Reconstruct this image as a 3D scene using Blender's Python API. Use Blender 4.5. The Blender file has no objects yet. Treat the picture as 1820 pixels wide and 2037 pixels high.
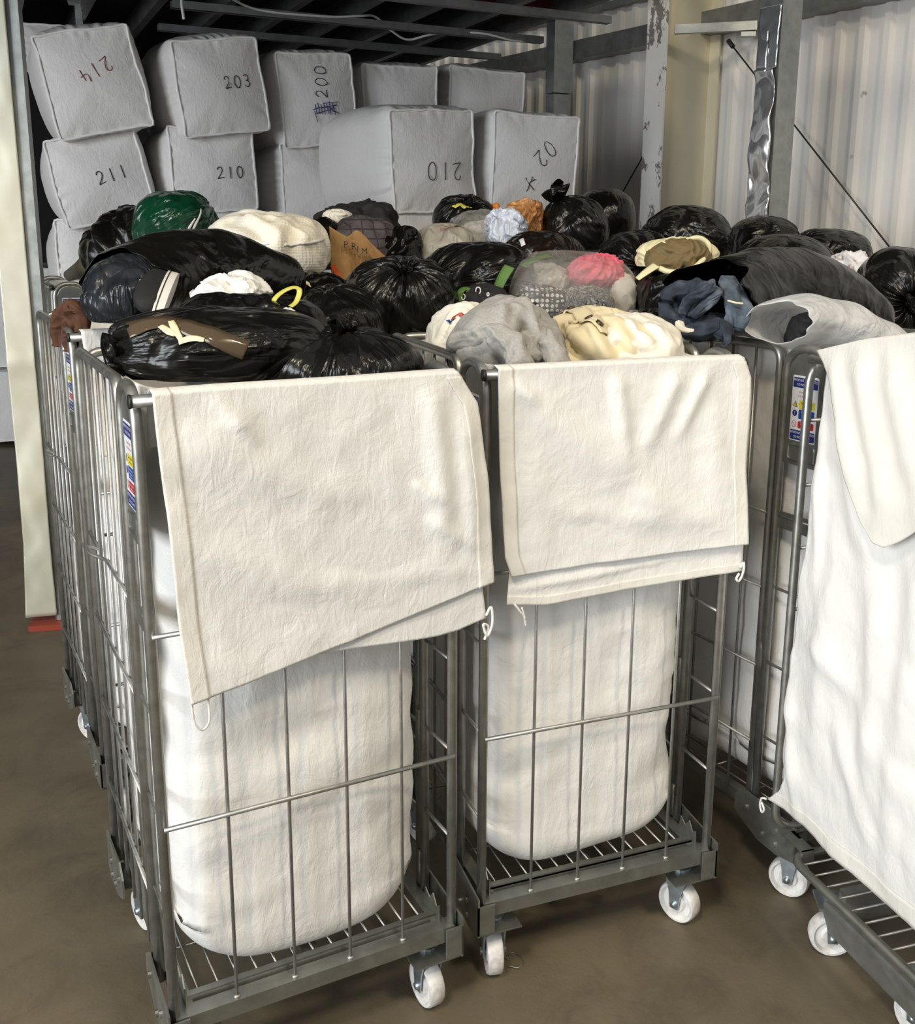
import bpy, math, random
import numpy as np
from mathutils import Matrix, Vector, Euler
C = bpy.context.scene.collection
SC = bpy.context.scene
# ---------------------------------------------------------------- camera
cam_d = bpy.data.cameras.new('camera')
cam = bpy.data.objects.new('camera', cam_d); C.objects.link(cam); SC.camera = cam
PITCH, ROLL, CAM_H, FPX = .2209, .0106, 2.0101, 2066.03
_cp, _sp, _c, _s = math.cos(PITCH), math.sin(PITCH), math.cos(ROLL), math.sin(ROLL)
_fw = Vector((0, _cp, -_sp)); _rt = Vector((1, 0, 0)); _up = Vector((0, _sp, _cp))
_R = _c*_rt + _s*_up; _U = -_s*_rt + _c*_up
cam.matrix_world = Matrix(((_R.x, _U.x, -_fw.x, 0), (_R.y, _U.y, -_fw.y, 0), (_R.z, _U.z, -_fw.z, CAM_H), (0, 0, 0, 1)))
cam_d.sensor_fit = 'HORIZONTAL'; cam_d.sensor_width = 36
cam_d.lens = FPX*36/1820
cam_d.shift_x = -58.53/1820; cam_d.shift_y = -103.46/1820
cam_d.clip_end = 100
# ---------------------------------------------------------------- world, lamps, exposure
W = bpy.data.worlds.new('world'); SC.world = W; W.use_nodes = True
bg = W.node_tree.nodes['Background']; bg.inputs[0].default_value = (.92, .96, 1.0, 1); bg.inputs[1].default_value = .25
def area(name, loc, target, sx, sy, power, col):
    l = bpy.data.lights.new(name, 'AREA'); l.shape = 'RECTANGLE'; l.size = sx; l.size_y = sy; l.energy = power; l.color = col
    o = bpy.data.objects.new(name, l); C.objects.link(o); o.location = loc
    o.rotation_euler = (Vector(target)-Vector(loc)).to_track_quat('-Z', 'Y').to_euler()
    return o
area('doorway_daylight', (-7.5, -5.0, 3.2), (0, 4.2, 1.0), 6.0, 5.0, 1150, (.93, .97, 1.0))
area('high_bay_lamp', (2.8, -2.0, 7.5), (.8, 4.2, 1.2), 1.0, 1.0, 260, (1.0, .86, .64))
area('high_bay_lamp', (-1.6, -2.4, 7.5), (-.4, 3.6, 1.2), 1.0, 1.0, 260, (1.0, .88, .68))
SC.view_settings.view_transform = 'Standard'; SC.view_settings.look = 'None'
SC.view_settings.gamma = 1; SC.view_settings.use_curve_mapping = False
SC.view_settings.exposure = .0
# ---------------------------------------------------------------- tagging
def tag(o, label=None, cat=None, group=None, kind=None):
    if label: o['label'] = label
    if cat: o['category'] = cat
    if group: o['group'] = group
    if kind: o['kind'] = kind
    return o
def empty(name, loc, rz=0, rot=None):
    o = bpy.data.objects.new(name, None); C.objects.link(o); o.location = loc; o.empty_display_size = .1
    o.rotation_euler = rot if rot else (0, 0, rz)
    return o
# ---------------------------------------------------------------- mesh helpers
class MB:
    def __init__(s): s.v = []; s.f = []; s.m = []; s.n = 0; s.attr = []
    def add(s, v, f, mi=0, attr=None):
        v = np.asarray(v, float).reshape(-1, 3); s.v.append(v)
        for q in f: s.f.append(tuple(i+s.n for i in q)); s.m.append(mi)
        s.attr.append(np.zeros_like(v) if attr is None else np.asarray(attr, float))
        s.n += len(v); return s
    def box(s, lo, hi, mi=0, M=None):
        x0, y0, z0 = lo; x1, y1, z1 = hi
        v = np.array([(x0,y0,z0),(x1,y0,z0),(x1,y1,z0),(x0,y1,z0),(x0,y0,z1),(x1,y0,z1),(x1,y1,z1),(x0,y1,z1)], float)
        if M is not None: v = np.array([M @ Vector(p) for p in v])
        return s.add(v, [(0,3,2,1),(4,5,6,7),(0,1,5,4),(1,2,6,5),(2,3,7,6),(3,0,4,7)], mi)
    def prism(s, poly, d0, d1, axis='x', mi=0):
        n = len(poly); v = []
        for d in (d0, d1):
            for a, b in poly: v.append({'x': (d,a,b), 'y': (a,d,b), 'z': (a,b,d)}[axis])
        f = [tuple(range(n-1,-1,-1)), tuple(range(n,2*n))]+[(i,(i+1)%n,n+(i+1)%n,n+i) for i in range(n)]
        return s.add(v, f, mi)
    def tube(s, pts, r, n=10, closed=False, mi=0, caps=True):
        v, f = sweep(pts, r, n, closed, caps); return s.add(v, f, mi)
    def build(s, name, mats, parent=None, smooth=True, attr=False, auto=None, recalc=False):
        me = bpy.data.meshes.new(name)
        v = np.concatenate(s.v) if s.v else np.zeros((0,3))
        me.from_pydata(v.tolist(), [], s.f)
        if not isinstance(mats, (list, tuple)): mats = [mats]
        for m in mats: me.materials.append(m)
        if len(mats) > 1: me.polygons.foreach_set('material_index', s.m)
        me.polygons.foreach_set('use_smooth', [smooth]*len(me.polygons))
        if attr:
            a = me.attributes.new('streak', 'FLOAT_VECTOR', 'POINT'); a.data.foreach_set('vector', np.concatenate(s.attr).ravel())
        if auto is not None and smooth:
            import bmesh
            bm = bmesh.new(); bm.from_mesh(me)
            bmesh.ops.recalc_face_normals(bm, faces=bm.faces)
            for e in bm.edges:
                if len(e.link_faces) == 2 and e.calc_face_angle(0) > auto: e.smooth = False
            bm.to_mesh(me); bm.free()
        elif recalc:
            import bmesh
            bm = bmesh.new(); bm.from_mesh(me); bmesh.ops.recalc_face_normals(bm, faces=bm.faces); bm.to_mesh(me); bm.free()
        o = bpy.data.objects.new(name, me); C.objects.link(o)
        if parent: o.parent = parent
        return o
def sweep(pts, r, n=10, closed=False, caps=True):
    P = np.array(pts, float); m = len(P)
    rr = np.full(m, r, float) if np.isscalar(r) else np.array(r, float)
    T = np.zeros_like(P)
    for i in range(m):
        a = P[(i-1) % m] if (closed or i > 0) else P[i]; b = P[(i+1) % m] if (closed or i < m-1) else P[i]
        t = b-a; T[i] = t/(np.linalg.norm(t)+1e-12)
    up = np.array([0,0,1.]) if abs(T[0][2]) < .9 else np.array([1.,0,0])
    N = np.cross(T[0], up); N /= np.linalg.norm(N)
    V = []; ang = np.arange(n)*2*np.pi/n
    for i in range(m):
        N = N-T[i]*(N@T[i]); N /= np.linalg.norm(N)+1e-12
        B = np.cross(T[i], N)
        V.append(P[i]+rr[i]*(np.cos(ang)[:,None]*N+np.sin(ang)[:,None]*B))
    V = np.concatenate(V); F = []
    for i in range(m if closed else m-1):
        j = (i+1) % m
        for k in range(n): F.append((i*n+k, i*n+(k+1)%n, j*n+(k+1)%n, j*n+k))
    if caps and not closed:
        F.append(tuple(range(n-1,-1,-1))); F.append(tuple((m-1)*n+k for k in range(n)))
    return V, F
def fillet(pts, rad, seg=6):
    P = [np.array(p, float) for p in pts]; out = [P[0]]
    for i in range(1, len(P)-1):
        a, b, c = P[i-1], P[i], P[i+1]
        u = (a-b); lu = np.linalg.norm(u); u = u/lu; w = c-b; lw = np.linalg.norm(w); w = w/lw
        q = min(rad, lu*.499, lw*.499)
        p0, p1 = b+u*q, b+w*q
        for k in range(seg+1):
            t = k/seg; out.append((1-t)**2*p0+2*t*(1-t)*b+t*t*p1)
    out.append(P[-1]); return out
def smoothpts(pts, k=8):
    P = np.array(pts, float); out = []
    n = len(P)
    for i in range(n-1):
        p0, p1, p2, p3 = P[max(i-1,0)], P[i], P[i+1], P[min(i+2,n-1)]
        for j in range(k):
            t = j/k; out.append(.5*((2*p1)+(-p0+p2)*t+(2*p0-5*p1+4*p2-p3)*t*t+(-p0+3*p1-3*p2+p3)*t**3))
    out.append(P[-1]); return np.array(out)
def grid_faces(nu, nv, wrapu=False):
    F = []
    for j in range(nv-1):
        for i in range(nu if wrapu else nu-1):
            a = j*nu+i; b = j*nu+(i+1) % nu; F.append((a, b, b+nu, a+nu))
    return F
def noise3(P, seed, octaves=3, f0=1.0):
    rng = np.random.default_rng(seed); out = np.zeros(len(P)); a = 1.0; f = f0
    for o in range(octaves):
        for k in range(4):
            d = rng.normal(size=3); d /= np.linalg.norm(d); ph = rng.uniform(0, 6.28)
            d2 = rng.normal(size=3); ph2 = rng.uniform(0, 6.28)
            out += a*.35*np.sin(f*6.28*(P@d)+ph+1.3*np.sin(f*3.1*(P@d2)+ph2))
        a *= .5; f *= 2.0
    return out
def perio(phi, seed, lo, hi, n=10, extra=None):
    rng = np.random.default_rng(seed); out = np.zeros_like(phi)
    for k in range(n):
        q = rng.integers(lo, hi+1); ph = rng.uniform(0, 6.28)
        e = 0 if extra is None else rng.normal()*extra
        out += np.sin(q*phi+ph+e)
    return out/np.sqrt(n)
# ---------------------------------------------------------------- materials
def mat(name, col, rough=.5, metal=0, spec=.5):
    m = bpy.data.materials.new(name); m.use_nodes = True; b = m.node_tree.nodes['Principled BSDF']
    b.inputs['Base Color'].default_value = (*col, 1); b.inputs['Roughness'].default_value = rough
    b.inputs['Metallic'].default_value = metal; b.inputs['Specular IOR Level'].default_value = spec
    return m
def nd(m, t, **kw):
    n = m.node_tree.nodes.new(t)
    for k, v in kw.items(): setattr(n, k, v)
    return n
def lk(m, a, b): m.node_tree.links.new(a, b)
def bsdf(m): return m.node_tree.nodes['Principled BSDF']
def noise_node(m, scale, detail=4, rough=.5, dist=0, vec=None, ntype=None):
    n = nd(m, 'ShaderNodeTexNoise')
    if ntype: n.noise_type = ntype
    n.inputs['Scale'].default_value = scale; n.inputs['Detail'].default_value = detail
    n.inputs['Roughness'].default_value = rough; n.inputs['Distortion'].default_value = dist
    if vec is not None: lk(m, vec, n.inputs['Vector'])
    return n
def coord(m, kind='Object', scale=None):
    t = nd(m, 'ShaderNodeTexCoord')
    if scale is None: return t.outputs[kind]
    mp = nd(m, 'ShaderNodeMapping'); mp.inputs['Scale'].default_value = scale; lk(m, t.outputs[kind], mp.inputs['Vector'])
    return mp.outputs['Vector']
def bump_chain(m, items):
    prev = None
    for sock, dist, strength in items:
        b = nd(m, 'ShaderNodeBump'); b.inputs['Distance'].default_value = dist; b.inputs['Strength'].default_value = strength
        lk(m, sock, b.inputs['Height'])
        if prev: lk(m, prev, b.inputs['Normal'])
        prev = b.outputs['Normal']
    return prev
def ramp(m, sock, stops):
    r = nd(m, 'ShaderNodeValToRGB'); e = r.color_ramp.elements
    while len(e) < len(stops): e.new(.5)
    for el, (p, c) in zip(e, stops): el.position = p; el.color = (*c, 1)
    lk(m, sock, r.inputs['Fac']); return r.outputs['Color']
def varied(m, scale, c0, c1, lo=.35, hi=.65, vec=None, detail=5):
    n = noise_node(m, scale, detail, .6, 0, vec if vec is not None else coord(m))
    lk(m, ramp(m, n.outputs['Fac'], [(lo, c0), (hi, c1)]), bsdf(m).inputs['Base Color'])
    return n
def plastic_bag(name, col, rough=.3, alpha=1.0, str1=.9, spec=.5):
    m = mat(name, col, rough, 0, spec)
    at = nd(m, 'ShaderNodeAttribute'); at.attribute_name = 'streak'
    n1 = noise_node(m, 1.9, 2.5, .5, .6, at.outputs['Vector'])
    n2 = noise_node(m, 13, 4, .55, 1.4, coord(m))
    n3 = noise_node(m, 4.5, 2, .45, 1.6, coord(m), 'RIDGED_MULTIFRACTAL')
    n4 = noise_node(m, 5, 2, .5, 2.2, coord(m))
    mk = noise_node(m, 4.5, 2, .5, .5, coord(m)); mr = nd(m, 'ShaderNodeMapRange'); mr.inputs[1].default_value = .42; mr.inputs[2].default_value = .62; lk(m, mk.outputs['Fac'], mr.inputs[0])
    def masked(s):
        q = nd(m, 'ShaderNodeMath'); q.operation = 'MULTIPLY'; lk(m, s, q.inputs[0]); lk(m, mr.outputs[0], q.inputs[1]); return q.outputs[0]
    nb = bump_chain(m, [(masked(n1.outputs['Fac']), .040, str1), (masked(n3.outputs['Fac']), .010, .55), (n4.outputs['Fac'], .03, .4), (masked(n2.outputs['Fac']), .010, .4)])
    lk(m, nb, bsdf(m).inputs['Normal'])
    if alpha < 1:
        b = bsdf(m); out = m.node_tree.nodes['Material Output']
        tr = nd(m, 'ShaderNodeBsdfTransparent'); tl = nd(m, 'ShaderNodeBsdfTranslucent'); tl.inputs['Color'].default_value = (*col, 1)
        mx0 = nd(m, 'ShaderNodeMixShader'); mx0.inputs[0].default_value = .35
        lk(m, b.outputs[0], mx0.inputs[1]); lk(m, tl.outputs[0], mx0.inputs[2])
        mx = nd(m, 'ShaderNodeMixShader'); mx.inputs[0].default_value = alpha
        lk(m, tr.outputs[0], mx.inputs[1]); lk(m, mx0.outputs[0], mx.inputs[2]); lk(m, mx.outputs[0], out.inputs['Surface'])
    return m
M = {}
M['black'] = plastic_bag('black_polythene', (.007, .0068, .006), .27, 1, .95, .42)
M['black_slack'] = plastic_bag('slack_black_polythene', (.0045, .0044, .004), .27, 1, .30, .30)
M['brownblack'] = plastic_bag('brown_black_polythene', (.013, .009, .006), .22)
M['blueblack'] = plastic_bag('blue_black_polythene', (.018, .021, .026), .27)
M['greenbag'] = plastic_bag('green_polythene', (.003, .038, .017), .20, 1, .8)
M['frost'] = plastic_bag('frosted_polythene', (.90, .91, .92), .28, .74, .5)
M['clear'] = plastic_bag('clear_polythene', (.66, .64, .60), .22, .34, .6)
M['cloudy'] = plastic_bag('cloudy_polythene', (.70, .66, .56), .3, .80, .6)
M['whitebag'] = plastic_bag('white_polythene', (.82, .81, .78), .4, 1, .5)
M['bluewhite'] = plastic_bag('blue_white_polythene', (.62, .67, .78), .3)
M['orangebag'] = plastic_bag('orange_brown_polythene', (.50, .24, .09), .28)
M['yellowtie'] = mat('yellow_drawstring', (.62, .58, .12), .4)
M['redtie'] = mat('red_drawstring', (.60, .09, .02), .45)
M['creamtie'] = mat('cream_drawstring', (.80, .74, .46), .5)
def woven(name, col, weave=260, crump=1.0, rough=.45):
    m = mat(name, col, rough, 0, .4)
    oc = coord(m)
    n1 = noise_node(m, 6, 6, .6, .6, oc, 'RIDGED_MULTIFRACTAL')
    n1.inputs['Scale'].default_value = 5.5
    n2 = noise_node(m, 38, 5, .6, 1.0, coord(m, 'Object', (1, 1, .35)))
    n3 = noise_node(m, 11, 4, .55, 2.0, oc)
    wv = nd(m, 'ShaderNodeTexWave'); wv.inputs['Scale'].default_value = weave; wv.bands_direction = 'DIAGONAL'; lk(m, oc, wv.inputs['Vector'])
    lk(m, bump_chain(m, [(n1.outputs['Fac'], .005*crump, .4), (n3.outputs['Fac'], .006*crump, .45), (n2.outputs['Fac'], .0045*crump, .6), (wv.outputs['Fac'], .0006, .25)]), bsdf(m).inputs['Normal'])
    return m
M['liner'] = woven('white_woven_liner', (.80, .79, .765), 180)
M['hem'] = woven('white_woven_hem', (.79, .765, .71), 180, .8)
M['bale'] = woven('bale_wrap', (.77, .755, .74), 120, 1.3, .5)
M['baleseam'] = woven('bale_seam', (.86, .85, .83), 120, .5)
M['ink'] = mat('marker_ink', (.03, .03, .035), .6)
M['redink'] = mat('red_marker_ink', (.25, .06, .06), .6)
M['blueink'] = mat('blue_marker_ink', (.04, .05, .18), .6)
def galv(name, col, rough=.36, sc=30):
    m = mat(name, col, rough, .85, .5)
    n = noise_node(m, sc, 4, .6, 0, coord(m))
    c0 = tuple(x*.78 for x in col); lk(m, ramp(m, n.outputs['Fac'], [(.35, c0), (.65, col)]), bsdf(m).inputs['Base Color'])
    mr = nd(m, 'ShaderNodeMapRange'); mr.inputs[3].default_value = rough-.08; mr.inputs[4].default_value = rough+.12
    lk(m, n.outputs['Fac'], mr.inputs[0]); lk(m, mr.outputs[0], bsdf(m).inputs['Roughness'])
    return m
M['zinc'] = galv('zinc_plated_tube', (.46, .46, .43))
M['zincw'] = galv('zinc_wire', (.46, .455, .43), .42)
M['zincp'] = galv('zinc_plate', (.36, .37, .34), .40, 18)
M['fork'] = galv('blue_zinc_fork', (.48, .55, .60), .34)
M['galv'] = galv('galvanised_steel', (.42, .44, .43), .45, 14)
M['foil'] = galv('dented_sheet', (.86, .87, .88), .16, 6)
M['girt'] = galv('galvanised_girt', (.30, .31, .30), .5, 12)
M['joist'] = galv('dull_steel_joist', (.30, .31, .31), .5, 12)
M['nylon'] = mat('white_nylon_wheel', (.72, .71, .68), .45); varied(M['nylon'], 22, (.50, .46, .42), (.78, .77, .75), .3, .55)
M['white'] = mat('sticker_white', (.80, .80, .82), .35)
M['navy'] = mat('sticker_navy', (.02, .035, .20), .35)
M['blue'] = mat('sticker_blue', (.01, .07, .32), .35)
M['yellow'] = mat('sticker_yellow', (.75, .62, .03), .35)
M['red'] = mat('sticker_red', (.55, .02, .025), .35)
M['dark'] = mat('dark_print', (.02, .02, .02), .5)
M['plug'] = mat('black_plastic_plug', (.02, .02, .02), .5)
M['orange'] = mat('orange_collar', (.70, .22, .03), .45)
# ================================================================ the setting
fl = mat('floor_concrete', (.1, .085, .06), .55)
fn = varied(fl, 1.1, (.098, .080, .052), (.180, .148, .099), .30, .72, None, 8)
fs = noise_node(fl, 3.2, 7, .75, .8, coord(fl)); fm = nd(fl, 'ShaderNodeMix'); fm.data_type = 'RGBA'; fm.blend_type = 'MULTIPLY'; fm.inputs[0].default_value = .55
lk(fl, bsdf(fl).inputs['Base Color'].links[0].from_socket, fm.inputs[6]); lk(fl, ramp(fl, fs.outputs['Fac'], [(.34, (.55, .52, .50)), (.50, (1, 1, 1)), (.72, (1.15, 1.12, 1.05))]), fm.inputs[7]); lk(fl, fm.outputs[2], bsdf(fl).inputs['Base Color'])
fn2 = noise_node(fl, 45, 6, .7, 0, coord(fl))
lk(fl, bump_chain(fl, [(fn.outputs['Fac'], .01, .2), (fn2.outputs['Fac'], .003, .35)]), bsdf(fl).inputs['Normal'])
v = [(-14, -5, 0), (9, -5, 0), (9, 16, 0), (-14, 16, 0)]
tag(MB().add(v, [(0, 1, 2, 3)]).build('floor', fl, smooth=False), kind='structure')
# right wall: corrugated sheets running back to the left
WA = .586; wd = np.array([-math.sin(WA), math.cos(WA), 0]); wn = np.array([-math.cos(WA), -math.sin(WA), 0])   # along, into the room
WP = np.array([2.8, 6.8, 0])
def wall_pt(t, off=0, z=0): return WP+wd*t+wn*off+np.array([0, 0, z])
wm = mat('painted_cladding', (.72, .70, .67), .42); varied(wm, .9, (.68, .66, .635), (.76, .74, .71))
mb = MB(); prof = []; t = -6.0; pitch = .19
while t < 9.5:
    for dt, off in ((0, 0), (.105, 0), (.125, .034), (.17, .034)): prof.append((t+dt, off))
    t += pitch
V = [wall_pt(a, b, z) for z in (0, 7.0) for a, b in prof]
n = len(prof); mb.add(V, grid_faces(n, 2))
tag(mb.build('wall_right', wm, smooth=False), kind='structure')
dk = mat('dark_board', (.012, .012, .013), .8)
CA = .45; ce1 = np.array([math.cos(CA), math.sin(CA), 0]); ce2 = np.array([-math.sin(CA), math.cos(CA), 0])
def cp(p, q, z, o=(.52, 7.9)): return np.array([o[0], o[1], 0])+ce1*p+ce2*q+np.array([0, 0, z])
# back wall behind the bales
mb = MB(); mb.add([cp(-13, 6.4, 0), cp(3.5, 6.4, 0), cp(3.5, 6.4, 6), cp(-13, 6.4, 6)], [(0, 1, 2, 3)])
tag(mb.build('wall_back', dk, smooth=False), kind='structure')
# screws on the cladding
scr = mat('screw_head', (.5, .5, .48), .5)
mb = MB()
for t0, z in ((-.9, 3.35), (-.86, 2.75), (-.82, 2.2), (.55, 2.9), (.6, 2.5), (-.35, 3.0), (-2.0, 3.2), (-2.0, 2.6)):
    p = wall_pt(t0, .036, z); mb.tube([p, p+wn*.006], .012, 8)
tag(mb.build('trim_1', scr, smooth=False), kind='structure')
# girts along the wall
def girt(name, t0, t1, z0, z1, d, m):
    mb = MB(); V = []
    for t in (t0, t1):
        for off, z in ((.036, z0), (.036+d, z0), (.036+d, z1), (.036, z1)): V.append(wall_pt(t, off, z))
    mb.add(V, [(0,1,2,3), (7,6,5,4), (0,4,5,1), (1,5,6,2), (2,6,7,3), (3,7,4,0)])
    return tag(mb.build(name, m, smooth=False), kind='structure')
girt('trim_2', -5, 5.6, 3.44, 3.60, .13, M['girt'])
girt('trim_3', 1.6, 5.6, 3.82, 3.87, .06, M['girt'])
# ceiling: dark mezzanine deck with joists and hanging rails
ceil = empty('ceiling', cp(-3, 0, 3.7)); tag(ceil, kind='structure')
def bar(mb, a, b, w, h, up=(0, 0, 1)):
    a = np.array(a, float); b = np.array(b, float); d = b-a; d /= np.linalg.norm(d)
    s = np.cross(d, np.array(up, float)); s /= np.linalg.norm(s); u = np.cross(s, d)
    V = []
    for p in (a, b):
        for x, y in ((-1,-1), (1,-1), (1,1), (-1,1)): V.append(p+s*x*w/2+u*y*h/2)
    mb.add(V, [(0,3,2,1), (4,5,6,7), (0,1,5,4), (1,2,6,5), (2,3,7,6), (3,0,4,7)])
    return mb
def child(o, par):
    o.parent = par; o.matrix_parent_inverse = Matrix.Translation(-par.location); return o
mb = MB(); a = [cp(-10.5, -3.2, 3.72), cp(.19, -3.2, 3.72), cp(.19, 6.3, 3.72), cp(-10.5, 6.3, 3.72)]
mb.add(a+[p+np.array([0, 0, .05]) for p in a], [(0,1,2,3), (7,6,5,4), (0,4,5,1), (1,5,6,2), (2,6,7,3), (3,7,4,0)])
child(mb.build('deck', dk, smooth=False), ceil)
for k in range(16):
    mb = bar(MB(), cp(.155-.455*k, -3.2, 3.62), cp(.155-.455*k, 6.25, 3.62), .06, .15)
    child(mb.build('joist', M['joist'], smooth=False), ceil)
for q, p0, p1 in ((1.77, -2.53, .36), (.85, -2.58, .28), (-.1, -3.2, .31)):
    mb = bar(MB(), cp(p0, q, 3.44), cp(p1, q, 3.44), .06, .008); bar(mb, cp(p0, q-.03, 3.46), cp(p1, q-.03, 3.46), .006, .05); bar(mb, cp(p0, q+.03, 3.46), cp(p1, q+.03, 3.46), .006, .05)
    child(mb.build('hanging_rail', M['joist'], smooth=False), ceil)
rb = mat('dark_red_beam', (.10, .012, .012), .5)
child(bar(MB(), cp(-.75, .50, 3.64), cp(.18, .50, 3.64), .12, .16).build('red_beam', rb, smooth=False), ceil)
# ---------------------------------------------------------------- columns and posts
cream = mat('cream_paint', (.66, .60, .44), .45); varied(cream, 2, (.62, .57, .42), (.69, .63, .47))
peel = mat('peeling_white_paint', (.68, .66, .62), .5)
n1 = noise_node(peel, 5, 8, .72, 0, coord(peel, 'Object', (1, 1, .55)))
mixr = ramp(peel, n1.outputs['Fac'], [(.555, (.74, .72, .69)), (.57, (.20, .18, .17))]); lk(peel, mixr, bsdf(peel).inputs['Base Color'])
col = empty('steel_column', wall_pt(1.97, .34)); tag(col, 'cream painted steel I-beam column with a peeling white flange against the cladding', 'column')
def wbox(t0, t1, o0, o1, z0, z1):
    V = []
    for z in (z0, z1):
        for t, o in ((t0, o0), (t1, o0), (t1, o1), (t0, o1)): V.append(wall_pt(t, o, z))
    return V, [(0,3,2,1), (4,5,6,7), (0,1,5,4), (1,2,6,5), (2,3,7,6), (3,0,4,7)]
TC = 1.97
child(MB().add(*wbox(TC-.006, TC+.006, .06, .585, 0, 6.5)).build('web', cream, smooth=False), col)
fl_o = MB(); fl_o.add(*wbox(TC-.105, TC+.105, .585, .60, 0, 6.5)); child(fl_o.build('flange', peel, smooth=False), col)
fl_o = MB(); fl_o.add(*wbox(TC-.105, TC+.105, .045, .06, 0, 6.5)); child(fl_o.build('flange', cream, smooth=False), col)
aj = MB()
for s in ([(-.03, .04), (-.018, .09), (-.005, .04)], [(-.025, .058), (-.01, .058)], [(.012, .09), (.035, .09)], [(.026, .09), (.026, .05), (.015, .042)]):
    aj.tube([wall_pt(TC-x, .602, 1.98+z) for x, z in s], .003, 5)
child(aj.build('marking', mat('faded_grey_ink', (.40, .39, .38), .6)), col)
br = MB(); bar(br, (1.31, 7.93, 3.40), (1.88, 7.86, 3.42), .05, .06); bar(br, (1.78, 7.90, 3.365), (1.88, 7.88, 3.365), .08, .03)
o = tag(br.build('channel_bracket', M['galv'], smooth=False), 'short horizontal galvanised channel bolted across the cream steel column', 'bracket')
def wire(name, a, b, r, label, cat):
    mb = MB(); mb.tube([a, b], r, 6); mb.tube([np.array(a), np.array(a)+(np.array(b)-np.array(a))*.03], r*3, 8)
    return tag(mb.build(name, M['dark']), label, cat)
wire('brace_wire', wall_pt(1.68, .16, 3.36), wall_pt(.0, .10, 1.72), .006, 'thin dark brace wire running diagonally down the right cladding', 'wire')
wire('brace_wire', wall_pt(2.50, .16, 2.66), wall_pt(3.0, .10, 2.15), .006, 'short thin brace wire between the peeling column and the black bags', 'wire')
# drain pipe and thin tube by the far post
mb = MB(); mb.tube([wall_pt(3.52, .20, 0), wall_pt(3.52, .20, 4.4)], .028, 12)
tag(mb.build('downpipe', M['joist']), 'dark vertical pipe beside the grey box post at the far wall', 'pipe')
# galvanised box post behind the bales
pp = empty('box_post', (.53, 8.55, 0), CA); tag(pp, 'grey galvanised box post rising behind the stack of bales marked 02', 'post')
o = MB().box((-.075, -.06, 0), (.075, .06, 3.02)).build('lower_section', M['galv'], pp, smooth=False)
o = MB().box((-.082, -.067, 3.03), (.082, .067, 4.4)).build('upper_sleeve', M['galv'], pp, smooth=False)
# galvanised post with dented sheet guard on the right
gp = empty('guard_post', (1.715, 6.62, 0), WA); tag(gp, 'galvanised post wrapped in shiny dented sheet in front of the right wall', 'post')
MB().box((-.06, -.075, 0), (.11, .075, 4.6)).build('post_section', M['galv'], gp, smooth=False)
# dented sheet on the room face of the post
nu, nv = 14, 220
uu, vv = np.meshgrid(np.linspace(0, 1, nu), np.linspace(0, 1, nv)); uu = uu.ravel(); vv = vv.ravel()
yy = -.085+uu*.17; zz = 1.3+vv*2.0
P = np.stack([yy*3, zz*1.6, zz*0], 1); dd = noise3(P, 5, 3, .55)
dent = np.where(zz < 2.95, 1, .15)*(.030*np.abs(dd) + .020*np.abs(noise3(P*1.7+3, 9, 2, .8)))
X = -.072-dent; edge = .012*noise3(np.stack([zz*2, zz*0, uu*0], 1), 3, 3, 1.)
mb = MB(); mb.add(np.stack([X, yy+edge*(uu < .5), zz], 1), grid_faces(nu, nv))
sh = mb.build('dented_guard', M['foil'], gp); md = sh.modifiers.new('s', 'SOLIDIFY'); md.thickness = .004
# ---------------------------------------------------------------- rack upright with dented guard at the left
ru = empty('rack_upright', (-2.20, 5.03, 0), .22); tag(ru, 'tall rack upright with dented pale sheet guard and red foot left of the cages', 'rack post')
mb = MB()
mb.box((0, -.045, .03), (.006, .045, 3.5)); mb.box((0, -.045, .03), (.055, -.039, 3.5)); mb.box((.055, -.045, .03), (.061, .045, 3.5)); mb.box((.0, .039, .03), (.02, .045, 3.5))
mb.build('upright_channel', M['galv'], ru, smooth=False)
MB().box((-.12, -.11, 0), (.10, .10, .028)).build('foot_plate', mat('red_foot_paint', (.30, .045, .02), .5), ru, smooth=False)
nu, nv = 20, 160
uu, vv = np.meshgrid(np.linspace(0, 1, nu), np.linspace(0, 1, nv)); uu = uu.ravel(); vv = vv.ravel()
zz = .06+vv*3.42; ys = -.065+0*uu; xs = -.115+uu*.125
P = np.stack([uu*1.2, zz*.8, zz*0], 1); dd = noise3(P, 21, 3, .5)
dd = noise3(np.stack([uu*.5, zz*2.2, zz*0], 1), 21, 3, .55); amp = .0035+.012*np.exp(-((zz-.45)/.35)**2)+.008*np.exp(-((zz-1.35)/.05)**2)+.006*np.exp(-((zz-2.6)/.3)**2)*uu
ys = ys-amp*dd; xs = xs-.03*np.clip(.35-zz, 0, 1)*uu*0-.10*np.clip(.45-zz, 0, 1)*(1-uu)*.6
mb = MB(); mb.add(np.stack([xs, ys, zz], 1), grid_faces(nu, nv))
# left return of the sheet
mb.add(np.concatenate([np.stack([xs[::nu], ys[::nu], zz[::nu]], 1), np.stack([xs[::nu], ys[::nu]+.13, zz[::nu]], 1)]), [(i, i+1, nv+i+1, nv+i) for i in range(nv-1)])
pale = mat('pale_sheet_metal', (.70, .69, .58), .42, .25); varied(pale, 2.2, (.56, .54, .40), (.68, .67, .58), .35, .65)
sh = mb.build('sheet_guard', pale, ru); md = sh.modifiers.new('s', 'SOLIDIFY'); md.thickness = .003
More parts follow.
